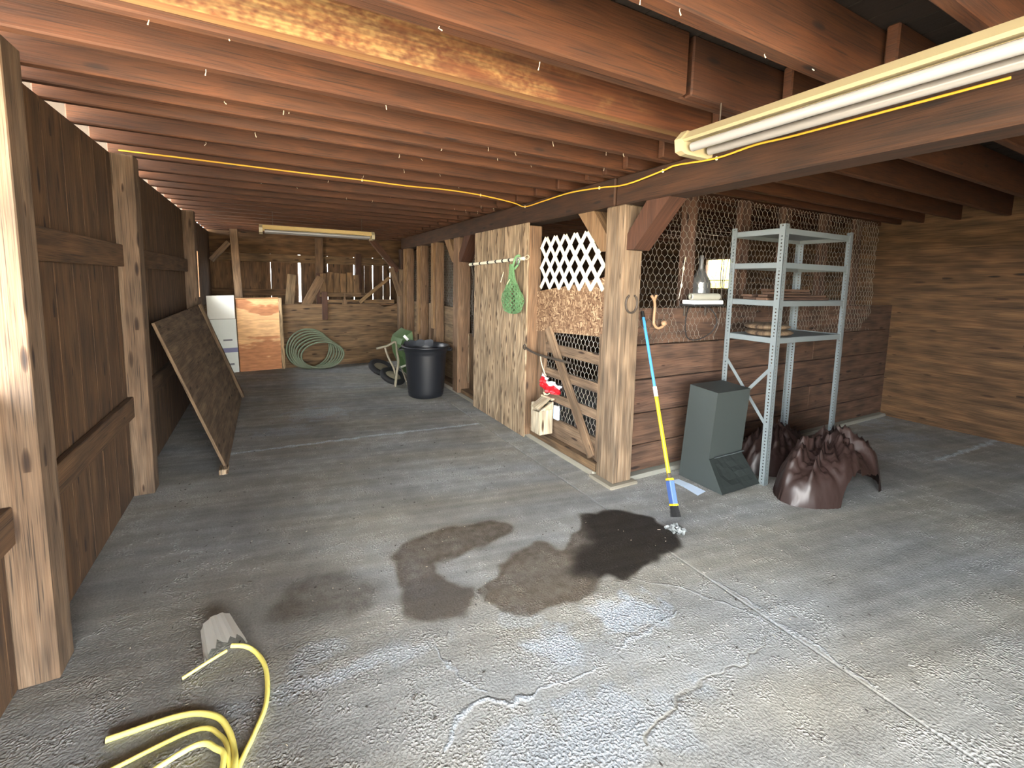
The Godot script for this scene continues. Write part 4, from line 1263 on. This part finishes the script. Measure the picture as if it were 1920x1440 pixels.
	for i in segs:
		for j in 4:
			var q := []
			for e in [[i, j], [i + 1, j], [i + 1, j + 1], [i, j + 1]]:
				var a: float = lerp(-0.2, PI + 0.25, float(e[0]) / segs)
				var l: float = e[1] / 4.0
				var end: float = 0.20 + 0.02 * sin(e[0] * 2.4) + 0.012 * sin(e[0] * 5.1)
				var r := 0.055 + 0.018 * l + 0.003 * sin(e[0] * 1.9)
				q.append(Vector3(-cos(a) * r, sin(a) * r * 0.8 + 0.006, l * end))
			var out: Vector3 = Vector3(q[0].x, q[0].y, 0)
			quad(cs, q[0], q[1], q[2], q[3], Vector2.ZERO, Vector2.ZERO, Vector2.ZERO, Vector2.ZERO, WHITE, out)
			var k := 0.965
			quad(cs, q[0] * Vector3(k, k, 1), q[1] * Vector3(k, k, 1), q[2] * Vector3(k, k, 1), q[3] * Vector3(k, k, 1), Vector2.ZERO, Vector2.ZERO, Vector2.ZERO, Vector2.ZERO, WHITE, -out)
	put(tp, "cup", cs, M.paper, Transform3D(Basis(Vector3.UP, 0.25), Vector3(-0.235, 0.004, -2.17)))

func flange(st: SurfaceTool, o: Vector3, u: Vector3, n: Vector3, W: float, L: float, pitch: float) -> void:
	# punched strip: width along u, length up, thin along n
	var t := 0.0025
	var cells := int(L / pitch)
	var hr := 0.0058
	for face in [0.0, t]:
		var out: Vector3 = -n if face == 0.0 else n
		var b: Vector3 = o + n * float(face)
		for i in cells:
			var y0 := i * pitch
			var y1 := y0 + pitch
			var c := Vector2(W * 0.52, (y0 + y1) * 0.5)
			var rect := [Vector2(W, c.y), Vector2(W, y1), Vector2(c.x, y1), Vector2(0, y1), Vector2(0, c.y), Vector2(0, y0), Vector2(c.x, y0), Vector2(W, y0)]
			for k in 8:
				var l := (k + 1) % 8
				var h0 := c + Vector2(cos(TAU * k / 8.0), sin(TAU * k / 8.0)) * hr
				var h1 := c + Vector2(cos(TAU * l / 8.0), sin(TAU * l / 8.0)) * hr
				var P := []
				for q in [rect[k], rect[l], h1, h0]:
					P.append(b + u * q.x + Vector3.UP * q.y)
				quad(st, P[0], P[1], P[2], P[3], Vector2.ZERO, Vector2.ZERO, Vector2.ZERO, Vector2.ZERO, WHITE, out)
	for e in [0.0, W]:
		var a: Vector3 = o + u * float(e)
		quad(st, a, a + n * t, a + n * t + Vector3.UP * L, a + Vector3.UP * L, Vector2.ZERO, Vector2.ZERO, Vector2.ZERO, Vector2.ZERO, WHITE, u * (1.0 if e > 0.0 else -1.0))

func build_alcove_things() -> void:
	# steel shelving
	var x0 := 3.27
	var x1 := 4.2
	var zf := -1.945
	var zb := -2.37
	var rk := thing("metal_shelving", "grey punched-steel shelving unit standing against the dark plank alcove wall", "shelving", Vector3((x0 + x1) * 0.5, 0.0, (zf + zb) * 0.5))
	for q in [[x0, zf, 1.0, -1.0], [x1, zf, -1.0, -1.0], [x0, zb, 1.0, 1.0], [x1, zb, -1.0, 1.0]]:
		var st := mb()
		flange(st, Vector3.ZERO, Vector3(q[2], 0, 0), Vector3(0, 0, q[3]), 0.045, 1.95, 0.025)
		flange(st, Vector3.ZERO, Vector3(0, 0, q[3]), Vector3(q[2], 0, 0), 0.045, 1.95, 0.025)
		var up := put(rk, "upright", st, M.steel, Transform3D(Basis.IDENTITY, Vector3(q[0], 0.01, q[1])))
		var ft := mb()
		cbox(ft, Vector3(0.05, 0.012, 0.05), Transform3D.IDENTITY, 0.003)
		put(up, "foot", ft, M.steel, Transform3D(Basis.IDENTITY, Vector3(q[0] + q[2] * 0.024, 0.009, q[1] + q[3] * 0.024)))
	for y in [1.91, 1.665, 1.387, 1.112]:
		var st := mb()
		var w := x1 - x0 - 0.008
		var d := zf - zb - 0.008
		for s in [-1.0, 1.0]:
			cbox(st, Vector3(w, 0.042, 0.012), Transform3D(Basis.IDENTITY, Vector3(0, 0, s * (d * 0.5 - 0.006))), 0.003)
			cbox(st, Vector3(0.012, 0.042, d - 0.026), Transform3D(Basis.IDENTITY, Vector3(s * (w * 0.5 - 0.006), 0, 0)), 0.003)
		cbox(st, Vector3(w - 0.03, 0.005, d - 0.03), Transform3D(Basis.IDENTITY, Vector3(0, 0.012, 0)), 0.0)
		put(rk, "shelf", st, M.steel, Transform3D(Basis.IDENTITY, Vector3((x0 + x1) * 0.5, y, (zf + zb) * 0.5)))
	timber(rk, "cross_brace", M.steel, Vector3(x0 + 0.012, 0.93, zb + 0.02), Vector3(x0 + 0.012, 0.45, zf - 0.02), 0.025, 0.004, Vector3(1, 0, 0), WHITE, 0.001)
	timber(rk, "cross_brace", M.steel, Vector3(x0 + 0.018, 0.46, zb + 0.02), Vector3(x0 + 0.018, 0.92, zf - 0.02), 0.025, 0.004, Vector3(1, 0, 0), WHITE, 0.001)
	# offcuts on two shelves
	var lum := [[1.424, 0.02, 0.86, 0.09, -2.10, 0.0], [1.424, 0.02, 0.8, 0.1, -2.24, 2.0], [1.446, 0.018, 0.75, 0.08, -2.12, -3.0], [1.446, 0.02, 0.82, 0.09, -2.26, 1.0], [1.467, 0.02, 0.6, 0.1, -2.18, 5.0], [1.49, 0.02, 0.5, 0.08, -2.2, -4.0]]
	var names := ["resting on the shelf front", "resting at the shelf rear", "second board up at the front", "second board up at the rear", "third board up", "topmost board"]
	for i in lum.size():
		var q = lum[i]
		var b := board(self, "scrap_board", M.plank, Vector3(q[2], q[1], q[3]), Vector3(3.72 + 0.01 * i, q[0] - 0.008, q[4]), Vector3(0, q[5], 0))
		tag(b, "brown scrap board on the third steel shelf, " + names[i], "board", "scrap boards on the third shelf")
	var sk := thing("folded_sack", "folded dusty brown sack heaped on the lowest steel shelf", "sack", Vector3(3.5, 1.13, -2.15))
	for k in 2:
		var s := mb()
		lathe(s, [Vector2(0.0, 0.05), Vector2(0.1, 0.052), Vector2(0.19, 0.04), Vector2(0.225, 0.022), Vector2(0.2, 0.003), Vector2(0.0, 0.0)], 22, 0.07)
		put(sk, "fold", s, M.lean, Transform3D(Basis.from_scale(Vector3(0.9 - k * 0.1, 1.0 - 0.1 * k, 0.7)), Vector3(3.5 - 0.03 * k, 1.129 + 0.052 * k, -2.15)))
	# grey sheet-metal housing
	var db := thing("metal_chute", "dark grey-green sheet-metal chute with a flared foot, standing left of the shelving", "chute", Vector3(3.05, 0.0, -2.2))
	var P := func(a: float, y: float, z: float) -> Vector3: return Vector3(a, y, z)
	var L := 2.83
	var Rr := 3.2
	var sides := [Vector2(-2.31, 0.755), Vector2(-2.07, 0.74), Vector2(-2.105, 0.235), Vector2(-1.975, 0.012), Vector2(-2.365, 0.012)]
	var s1 := mb()
	prism(s1, PackedVector2Array(sides), 0.004, Transform3D(Basis(Vector3(0, 0, 1), Vector3.UP, Vector3(-1, 0, 0)), Vector3(L, 0, 0)))
	put(db, "side_panel", s1, M.duct)
	var s2 := mb()
	prism(s2, PackedVector2Array([Vector2(-2.31, 0.755), Vector2(-2.07, 0.74), Vector2(-2.105, 0.235), Vector2(-1.99, 0.012), Vector2(-2.365, 0.012)]), 0.004, Transform3D(Basis(Vector3(0, 0, 1), Vector3.UP, Vector3(-1, 0, 0)), Vector3(Rr, 0, 0)))
	put(db, "side_panel", s2, M.duct)
	var fr := mb()
	quad(fr, P.call(L, 0.74, -2.068), P.call(Rr, 0.74, -2.068), P.call(Rr, 0.235, -2.103), P.call(L, 0.235, -2.103), Vector2.ZERO, Vector2.ZERO, Vector2.ZERO, Vector2.ZERO, WHITE, Vector3(0, 0, 1))
	quad(fr, P.call(L, 0.74, -2.072), P.call(Rr, 0.74, -2.072), P.call(Rr, 0.235, -2.107), P.call(L, 0.235, -2.107), Vector2.ZERO, Vector2.ZERO, Vector2.ZERO, Vector2.ZERO, WHITE, Vector3(0, 0, -1))
	put(db, "front_panel", fr, M.duct)
	var bk := mb()
	cbox(bk, Vector3(Rr - L, 0.745, 0.004), Transform3D(Basis.from_euler(Vector3(0.074, 0, 0)), Vector3((L + Rr) * 0.5, 0.384, -2.338)), 0.0)
	put(db, "back_panel", bk, M.duct)
	var tpn := mb()
	cbox(tpn, Vector3(Rr - L + 0.004, 0.005, 0.246), Transform3D(Basis.from_euler(Vector3(0.06, 0, 0)), Vector3((L + Rr) * 0.5, 0.745, -2.19)), 0.001, Color(0.85, 0.85, 0.85))
	put(db, "top_panel", tpn, M.duct)
	var ap := mb()
	var nzp := noise(44, 5.0, 2)
	for i in 10:
		for j in 6:
			var q := []
			for e in [[i, j], [i + 1, j], [i + 1, j + 1], [i, j + 1]]:
				var u: float = e[0] / 10.0
				var v: float = e[1] / 6.0
				var p := Vector3(lerpf(L, lerpf(Rr, 3.262, v), u), lerpf(0.232, 0.015, v), lerpf(-2.102, -1.975, v))
				p += Vector3(0, 0.9, 0.5) * nzp.get_noise_2d(p.x * 1.5, v * 0.6) * 0.02 * sin(PI * v) * sin(PI * u)
				q.append(p)
			quad(ap, q[0], q[1], q[2], q[3], Vector2.ZERO, Vector2.ZERO, Vector2.ZERO, Vector2.ZERO, Color(0.92, 0.93, 0.9), Vector3(0, 1, 1))
			quad(ap, q[0], q[1], q[2], q[3], Vector2.ZERO, Vector2.ZERO, Vector2.ZERO, Vector2.ZERO, WHITE, Vector3(0, -1, -1))
	put(db, "flared_foot", ap, M.duct)
	timber(db, "lip", M.steel, Vector3(2.86, 0.246, -2.085), Vector3(3.2, 0.246, -2.085), 0.012, 0.006, Vector3.UP, Color(0.5, 0.52, 0.52), 0.001)
	# broom
	var br := thing("scrub_brush", "long-handled brush with a blue and yellow pole leaning on the alcove wall", "brush", Vector3(2.28, 0.0, -1.9))
	var tip := Vector3(2.265, 0.03, -1.9)
	var top := Vector3(2.492, 1.278, -2.505)
	var at := func(t: float) -> Vector3: return tip.lerp(top, t)
	wire(br, "handle_lower", M.yellow, [at.call(0.165), at.call(0.56)], 0.0125, 12)
	wire(br, "collar", M.bag_white, [at.call(0.555), at.call(0.605)], 0.014, 12)
	wire(br, "handle_upper", M.blue, [at.call(0.60), at.call(1.0)], 0.0105, 12)
	wire(br, "grip_cap", M.tape_dark, [at.call(0.985), at.call(1.02)], 0.012, 12)
	var bx := along(at.call(0.0), at.call(1.0), Vector3(1, 0, 0.35))
	for q in [["block", M.blue_head, 0.05, 0.155, 0.062, 0.034], ["block_edge", M.yellow, 0.155, 0.165, 0.05, 0.036], ["block_edge", M.yellow, 0.042, 0.052, 0.062, 0.036], ["ferrule", M.iron, 0.15, 0.19, 0.03, 0.024]]:
		var s := mb()
		cbox(s, Vector3(q[4], q[5], (q[3] - q[2]) * tip.distance_to(top)), Transform3D.IDENTITY, 0.006)
		put(br, q[0], s, q[1], Transform3D(bx.basis, at.call((q[2] + q[3]) * 0.5)))
	var bs := mb()
	var rr := RandomNumberGenerator.new()
	rr.seed = 9
	for k in 120:
		var o: Vector3 = bx.basis.x * rr.randf_range(-0.03, 0.03) + bx.basis.y * rr.randf_range(-0.015, 0.015)
		var a: Vector3 = at.call(0.045) + o
		var b: Vector3 = a + o * 0.35 - bx.basis.z * 0.07
		b.y = maxf(b.y, 0.003)
		tube(bs, [a - tip, b - tip], 0.0018, 3)
	put(br, "bristles", bs, M.bristle, Transform3D(Basis.IDENTITY, tip))
	# papers on the floor
	var lf := thing("leaflet", "pale blue-white folded sheet of paper on the floor beside the metal chute", "paper", Vector3(2.74, 0.004, -2.2))
	var lst := mb()
	var c0 := [Vector3(2.69, 0.004, -2.335), Vector3(2.775, 0.004, -2.32), Vector3(2.775, 0.012, -2.21), Vector3(2.685, 0.012, -2.2), Vector3(2.79, 0.004, -2.085), Vector3(2.68, 0.004, -2.065)]
	for s in [Vector3.UP, Vector3.DOWN]:
		var o: Vector3 = s * 0.0006
		quad(lst, c0[0] + o, c0[1] + o, c0[2] + o, c0[3] + o, Vector2.ZERO, Vector2.ZERO, Vector2.ZERO, Vector2.ZERO, WHITE, s)
		quad(lst, c0[3] + o, c0[2] + o, c0[4] + o, c0[5] + o, Vector2.ZERO, Vector2.ZERO, Vector2.ZERO, Vector2.ZERO, Color(0.93, 0.94, 0.97), s)
	put(lf, "sheet", lst, M.blue_paper)
	var sc := thing("plastic_scrap", "crumpled clear plastic scrap at the right edge of the dark puddle", "litter", Vector3(2.16, 0.0, -1.8))
	var sst := mb()
	var nzs := noise(61, 14.0, 2)
	for i in 8:
		for j in 8:
			var q := []
			for e in [[i, j], [i + 1, j], [i + 1, j + 1], [i, j + 1]]:
				var x: float = 2.12 + 0.085 * e[0] / 8.0
				var z: float = -1.86 + 0.11 * e[1] / 8.0
				q.append(Vector3(x, 0.018 + 0.028 * nzs.get_noise_2d(x * 3.0, z * 3.0), z))
			quad(sst, q[0], q[1], q[2], q[3], Vector2.ZERO, Vector2.ZERO, Vector2.ZERO, Vector2.ZERO, Color(1, 1, 1) * (0.4 + 0.8 * rng.randf()), Vector3.UP)
			quad(sst, q[0] - Vector3(0, 0.003, 0), q[1] - Vector3(0, 0.003, 0), q[2] - Vector3(0, 0.003, 0), q[3] - Vector3(0, 0.003, 0), Vector2.ZERO, Vector2.ZERO, Vector2.ZERO, Vector2.ZERO, WHITE, Vector3.DOWN)
	put(sc, "film", sst, M.clear)
	# tarp
	var tw := thing("brown_tarp", "crumpled shiny dark brown tarpaulin heaped on the floor under the shelving", "tarp", Vector3(3.8, 0.0, -2.0))
	var nt := noise(71, 2.6, 3)
	var nr := noise(72, 9.5, 3)
	var ts := SurfaceTool.new()
	ts.begin(Mesh.PRIMITIVE_TRIANGLES)
	ts.set_smooth_group(0)
	var NX := 110
	var NZ := 80
	var hgt := func(x: float, z: float) -> float:
		var wob := nt.get_noise_2d(x * 0.8, z * 0.8) * 0.22
		var da := Vector2((x - 3.78) / 0.42, (z + 2.19) / 0.21).length() + wob
		var dbb := Vector2((x - 3.70) / 0.54, (z + 1.715) / 0.245).length() + wob * 0.12
		var ha := 0.36 * sqrt(clampf(1.0 - da * da, 0, 1))
		var hb := 0.44 * pow(clampf(1.0 - dbb * dbb, 0, 1), 0.42)
		var h := maxf(ha, hb)
		var front := z > -1.98
		var ctr := Vector2(3.72, -1.74) if front else Vector2(3.78, -2.2)
		var ang := atan2((z - ctr.y) * 2.0, x - ctr.x)
		var rad: float = dbb if front else da
		var n1 := nr.get_noise_2d(cos(ang) * 0.13 + rad * 0.03, sin(ang) * 0.13 + (0.0 if front else 3.0))
		var n2 := nr.get_noise_2d(x * 1.0 - z * 0.5 + 7.0, z * 0.6 + x * 0.2)
		var fold := pow(clampf(1.0 - absf(n1) * 2.2, 0, 1), 3.0)
		var fold2 := pow(clampf(1.0 - absf(n2) * 2.2, 0, 1), 3.0)
		return h * (0.74 + 0.3 * fold + 0.07 * fold2 + 0.12 * nt.get_noise_2d(x * 1.3, z * 1.3)) if h > 0.0 else -0.02
	for i in NX:
		for j in NZ:
			var q := []
			for e in [[i, j], [i + 1, j], [i + 1, j + 1], [i, j + 1]]:
				var x: float = 3.15 + 1.55 * e[0] / NX
				var z: float = -2.5 + 1.0 * e[1] / NZ
				q.append(Vector3(x, hgt.call(x, z), z))
			if q[0].y < 0 and q[1].y < 0 and q[2].y < 0 and q[3].y < 0:
				continue
			for k in [0, 1, 2, 0, 2, 3]:
				ts.set_color(WHITE)
				ts.set_uv(Vector2(q[k].x, q[k].z))
				ts.add_vertex(q[k])
	ts.index()
	ts.generate_normals()
	put(tw, "sheet", ts, M.tarp)
	# things on the plank wall
	var hk := thing("bone_hook", "pale tan hooked wooden peg fixed to the alcove planks beside the post", "hook", Vector3(2.6, 1.3, -2.5))
	wire(hk, "hook", M.bone, smooth([Vector3(2.572, 1.425, -2.51), Vector3(2.592, 1.39, -2.50), Vector3(2.6, 1.34, -2.495), Vector3(2.592, 1.26, -2.49), Vector3(2.592, 1.205, -2.485), Vector3(2.63, 1.175, -2.48), Vector3(2.675, 1.19, -2.475), Vector3(2.685, 1.215, -2.475)], 4), 0.0105, 10)
	wire(hk, "fork_tip", M.bone, [Vector3(2.594, 1.385, -2.5), Vector3(2.618, 1.425, -2.505)], 0.011, 8)
	var kb := mb()
	lathe(kb, [Vector2(0, -0.022), Vector2(0.016, -0.015), Vector2(0.023, 0.0), Vector2(0.016, 0.015), Vector2(0, 0.022)], 14)
	put(hk, "knob", kb, M.bone, Transform3D(Basis.IDENTITY, Vector3(2.686, 1.212, -2.475)))
	var hsn := thing("horseshoe", "rusty horseshoe nailed to the face of the corner post", "horseshoe", Vector3(2.3, 1.36, -2.438))
	var hp := []
	for k in 17:
		var a := lerpf(deg_to_rad(115), deg_to_rad(425), k / 16.0)
		hp.append(Vector3(2.303 + cos(a) * 0.052 + 0.008 * (k / 16.0), 1.365 + sin(a) * 0.066, -2.437))
	wire(hsn, "shoe", M.iron, hp, 0.0075, 6)
	var tw2 := thing("twine_strand", "pale knotted strand of twine hanging in the netting left of the first stud", "twine", Vector3(2.9, 1.55, -2.5))
	wire(tw2, "strand", M.twine, smooth([Vector3(2.926, 1.727, -2.515), Vector3(2.905, 1.646, -2.51), Vector3(2.892, 1.505, -2.51), Vector3(2.872, 1.398, -2.512)], 4), 0.003, 6)
	for q in [Vector3(2.906, 1.64, -2.51), Vector3(2.893, 1.505, -2.51)]:
		var s := mb()
		lathe(s, [Vector2(0, -0.02), Vector2(0.008, -0.01), Vector2(0.009, 0.006), Vector2(0, 0.02)], 8)
		put(tw2, "knot", s, M.twine, Transform3D(Basis.IDENTITY, q))
	# ledge with pipe, tray and can; hoop below
	var lg := thing("wall_ledge", "narrow dark ledge on the alcove wall left of the shelving", "ledge", Vector3(3.08, 1.36, -2.46))
	slab(lg, "board", M.tape_dark, Vector3(2.9, 1.345, -2.525), Vector3(3.255, 1.36, -2.38))
	for x in [2.95, 3.2]:
		slab(lg, "bracket", M.iron, Vector3(x, 1.26, -2.527), Vector3(x + 0.02, 1.345, -2.515))
	var tr := slab(self, "white_tray", M.bag_white, Vector3(2.91, 1.36, -2.51), Vector3(3.25, 1.392, -2.385), Color(0.95, 0.95, 0.97), 0.006)
	tag(tr, "shallow white carton lying on the dark wall ledge under the pipe", "carton")
	var pi := thing("plastic_pipe", "short off-white plastic pipe lying on the white carton beside the shelving", "pipe", Vector3(3.05, 1.392, -2.42))
	var pst := mb()
	var ppf := [Vector2(0.017, 0.0), Vector2(0.027, 0.0), Vector2(0.027, 0.32), Vector2(0.017, 0.32), Vector2(0.017, 0.0)]
	lathe(pst, ppf, 20)
	put(pi, "pipe", pst, M.pvc, Transform3D(Basis(Vector3(0, 0, 1), -PI * 0.5), Vector3(2.9, 1.42, -2.42)))
	var cn := thing("metal_oil_can", "dull metal can with a tapered spout standing behind the netting by the window", "can", Vector3(3.36, 1.335, -2.72))
	var cst := mb()
	lathe(cst, [Vector2(0, 0), Vector2(0.082, 0.0), Vector2(0.086, 0.01), Vector2(0.086, 0.17), Vector2(0.08, 0.19), Vector2(0.03, 0.28), Vector2(0.022, 0.3), Vector2(0.016, 0.41), Vector2(0.0, 0.41)], 28)
	put(cn, "body", cst, M.galv, Transform3D(Basis.IDENTITY, Vector3(3.37, 1.36, -2.72)))
	slab(cn, "perch", M.back, Vector3(3.2, 1.335, -2.82), Vector3(3.6, 1.36, -2.62))
	var hpn := thing("wire_hoop", "thin dark wire hoop with trailing strands hung on the alcove planks left of the shelving", "hoop", Vector3(3.06, 1.2, -2.44))
	var pts := []
	for k in 26:
		var a := TAU * k / 26.0
		pts.append(Vector3(3.045 + cos(a) * 0.185, 1.215 + sin(a) * 0.15, -2.45 + 0.03 * cos(a * 2.0)))
	wire(hpn, "hoop", M.tape_dark, pts, 0.005, 6, true)
	wire(hpn, "strand", M.iron, smooth([Vector3(3.28, 1.82, -2.44), Vector3(3.25, 1.6, -2.43), Vector3(3.235, 1.42, -2.4), Vector3(3.24, 1.2, -2.41), Vector3(3.21, 1.1, -2.43)], 5), 0.004, 6)
	wire(hpn, "strand", M.iron, smooth([Vector3(3.36, 1.8, -2.44), Vector3(3.3, 1.55, -2.43), Vector3(3.24, 1.41, -2.4)], 5), 0.003, 6)

func build_wet() -> void:
	var dark := [Vector2(1.766, -2.226), Vector2(1.9, -2.2), Vector2(2.055, -2.146), Vector2(2.12, -2.06), Vector2(2.156, -1.959), Vector2(2.16, -1.85), Vector2(2.117, -1.71), Vector2(1.947, -1.66), Vector2(1.742, -1.619), Vector2(1.551, -1.594), Vector2(1.519, -1.658), Vector2(1.36, -1.6), Vector2(1.162, -1.59), Vector2(0.943, -1.635), Vector2(0.869, -1.769), Vector2(0.894, -1.882), Vector2(1.1, -2.02), Vector2(1.351, -2.093), Vector2(1.43, -1.975), Vector2(1.507, -2.046), Vector2(1.664, -2.1)]
	var core := [Vector2(1.79, -2.25), Vector2(2.055, -2.18), Vector2(2.19, -1.98), Vector2(2.15, -1.68), Vector2(1.742, -1.60), Vector2(1.5, -1.59), Vector2(1.35, -1.75), Vector2(1.4, -1.86), Vector2(1.62, -1.98), Vector2(1.68, -2.1)]
	wet_patch("puddle", "large wet patch on the concrete, near-black at its right end by the post", dark, core, 0.025, 0.82, 0.45, Color(0.15, 0.13, 0.12), Color(0.36, 0.3, 0.235), 0.62)
	var s2 := [Vector2(0.537, -2.251), Vector2(0.625, -2.426), Vector2(0.76, -2.46), Vector2(0.9, -2.477), Vector2(1.2, -2.425), Vector2(1.29, -2.33), Vector2(1.25, -2.25), Vector2(1.116, -2.18), Vector2(0.95, -2.175), Vector2(0.83, -2.165), Vector2(0.745, -2.11), Vector2(0.8, -1.95), Vector2(0.866, -1.853), Vector2(0.77, -1.761), Vector2(0.64, -1.75), Vector2(0.509, -1.803), Vector2(0.49, -1.9), Vector2(0.521, -2.028)]
	wet_patch("puddle", "hook-shaped brown damp patch in the middle of the aisle floor", s2, [Vector2(0.5, -2.05), Vector2(0.7, -2.05), Vector2(0.86, -1.86), Vector2(0.76, -1.75), Vector2(0.52, -1.78)], 0.03, 0.56, 0.46, Color(0.3, 0.26, 0.225), Color(0.36, 0.3, 0.235), 0.8)
	var s3 := [Vector2(0.03, -2.3), Vector2(0.197, -2.373), Vector2(0.408, -2.22), Vector2(0.444, -2.03), Vector2(0.3, -1.93), Vector2(0.2, -2.0), Vector2(0.06, -2.06), Vector2(-0.06, -2.1)]
	wet_patch("puddle", "faint drying brown patch nearest the left of the floor", s3, [], 0.08, 0.36, 0.3, Color(0.36, 0.31, 0.25), Color(0.36, 0.31, 0.25), 0.85)

func build_debris() -> void:
	var r := RandomNumberGenerator.new()
	r.seed = 404
	for kind in 2:
		var mm := MultiMesh.new()
		mm.transform_format = MultiMesh.TRANSFORM_3D
		var bm := SphereMesh.new()
		bm.radial_segments = 6
		bm.rings = 3
		bm.radius = 0.5
		bm.height = 1.0
		mm.mesh = bm
		mm.instance_count = 420 if kind == 0 else 240
		for i in mm.instance_count:
			var p := Vector3(r.randf_range(-0.6, 2.6), 0.002, -0.5 - 4.8 * pow(r.randf(), 1.3))
			var sc := Vector3(r.randf_range(0.004, 0.02), r.randf_range(0.002, 0.005), r.randf_range(0.003, 0.008)) * (1.0 if kind == 0 else 0.7)
			if r.randf() < 0.2:
				sc.x *= 2.2
				sc.z *= 0.4
			mm.set_instance_transform(i, Transform3D(Basis(Vector3.UP, r.randf() * TAU) * Basis.from_scale(sc), p))
		var o := MultiMeshInstance3D.new()
		o.multimesh = mm
		o.name = "floor_crumbs" if kind == 0 else "floor_chaff"
		o.material_override = M.crumb if kind == 0 else M.chaff
		add_child(o, true)
		tag(o, "tiny dark crumbs of dirt and leaf scattered over the concrete floor" if kind == 0 else "tiny pale straw flecks scattered over the concrete floor", "debris", "", "stuff")

func build_cobwebs() -> void:
	var r := RandomNumberGenerator.new()
	r.seed = 77
	var st := mb()
	for i in 46:
		var z: float = [-0.97, -1.4, -1.77, -2.1, -2.4, -2.6, -2.8, -3.19, -3.53, -3.87, -4.27, -4.6][r.randi() % 12] + r.randf_range(-0.02, 0.02)
		var p := Vector3(r.randf_range(-0.3, 2.1), 2.264, z)
		var l := r.randf_range(0.008, 0.035)
		tube(st, [p, p + Vector3(r.randf_range(-0.004, 0.004), -l * 0.5, 0), p + Vector3(r.randf_range(-0.008, 0.008), -l, 0.003)], [0.0016, 0.0012, 0.0022], 4)
	var o := put(self, "cobweb_wisps", st, M.chaff)
	tag(o, "tiny pale cobweb wisps and nail tips hanging under the joists", "cobweb", "", "stuff")

func build_outdoors() -> void:
	var gr := slab(self, "ground", M.gravel, Vector3(-40, -0.3, -45), Vector3(45, -0.12, 45), WHITE, 0.0)
	gr.name = "ground"
	tag(gr, "sunlit pale dirt ground outside the barn", "ground", "", "structure")
	var n := noise(31, 1.3, 3)
	var i := 0
	for q in [[11.5, -8.3, 2.0], [15.5, -14.5, 2.6]]:
		var st := SurfaceTool.new()
		st.begin(Mesh.PRIMITIVE_TRIANGLES)
		var sp := SphereMesh.new()
		sp.radial_segments = 40
		sp.rings = 20
		var arr := sp.get_mesh_arrays()
		var vs: PackedVector3Array = arr[Mesh.ARRAY_VERTEX]
		var ix: PackedInt32Array = arr[Mesh.ARRAY_INDEX]
		for k in ix:
			var v := vs[k] * 2.0
			v *= 1.0 + 0.35 * n.get_noise_3dv(v * 2.5)
			st.set_color(WHITE)
			st.set_uv(Vector2(v.x, v.y))
			st.add_vertex(v * q[2] * Vector3(1, 0.9, 1))
		st.index()
		st.generate_normals()
		var sh := thing("shrub", ["sunlit yellow-green shrub outside, straight behind the small stall window", "larger sunlit shrub outside, farther off beyond the small stall window"][i], "shrub", Vector3(q[0], -0.12, q[1]))
		put(sh, "foliage", st, M.leaf, Transform3D(Basis.IDENTITY, Vector3(q[0], 1.4, q[1])))
		wire(sh, "stem", M.back, [Vector3(q[0], -0.12, q[1]), Vector3(q[0], 0.6, q[1])], 0.08, 8)
		i += 1
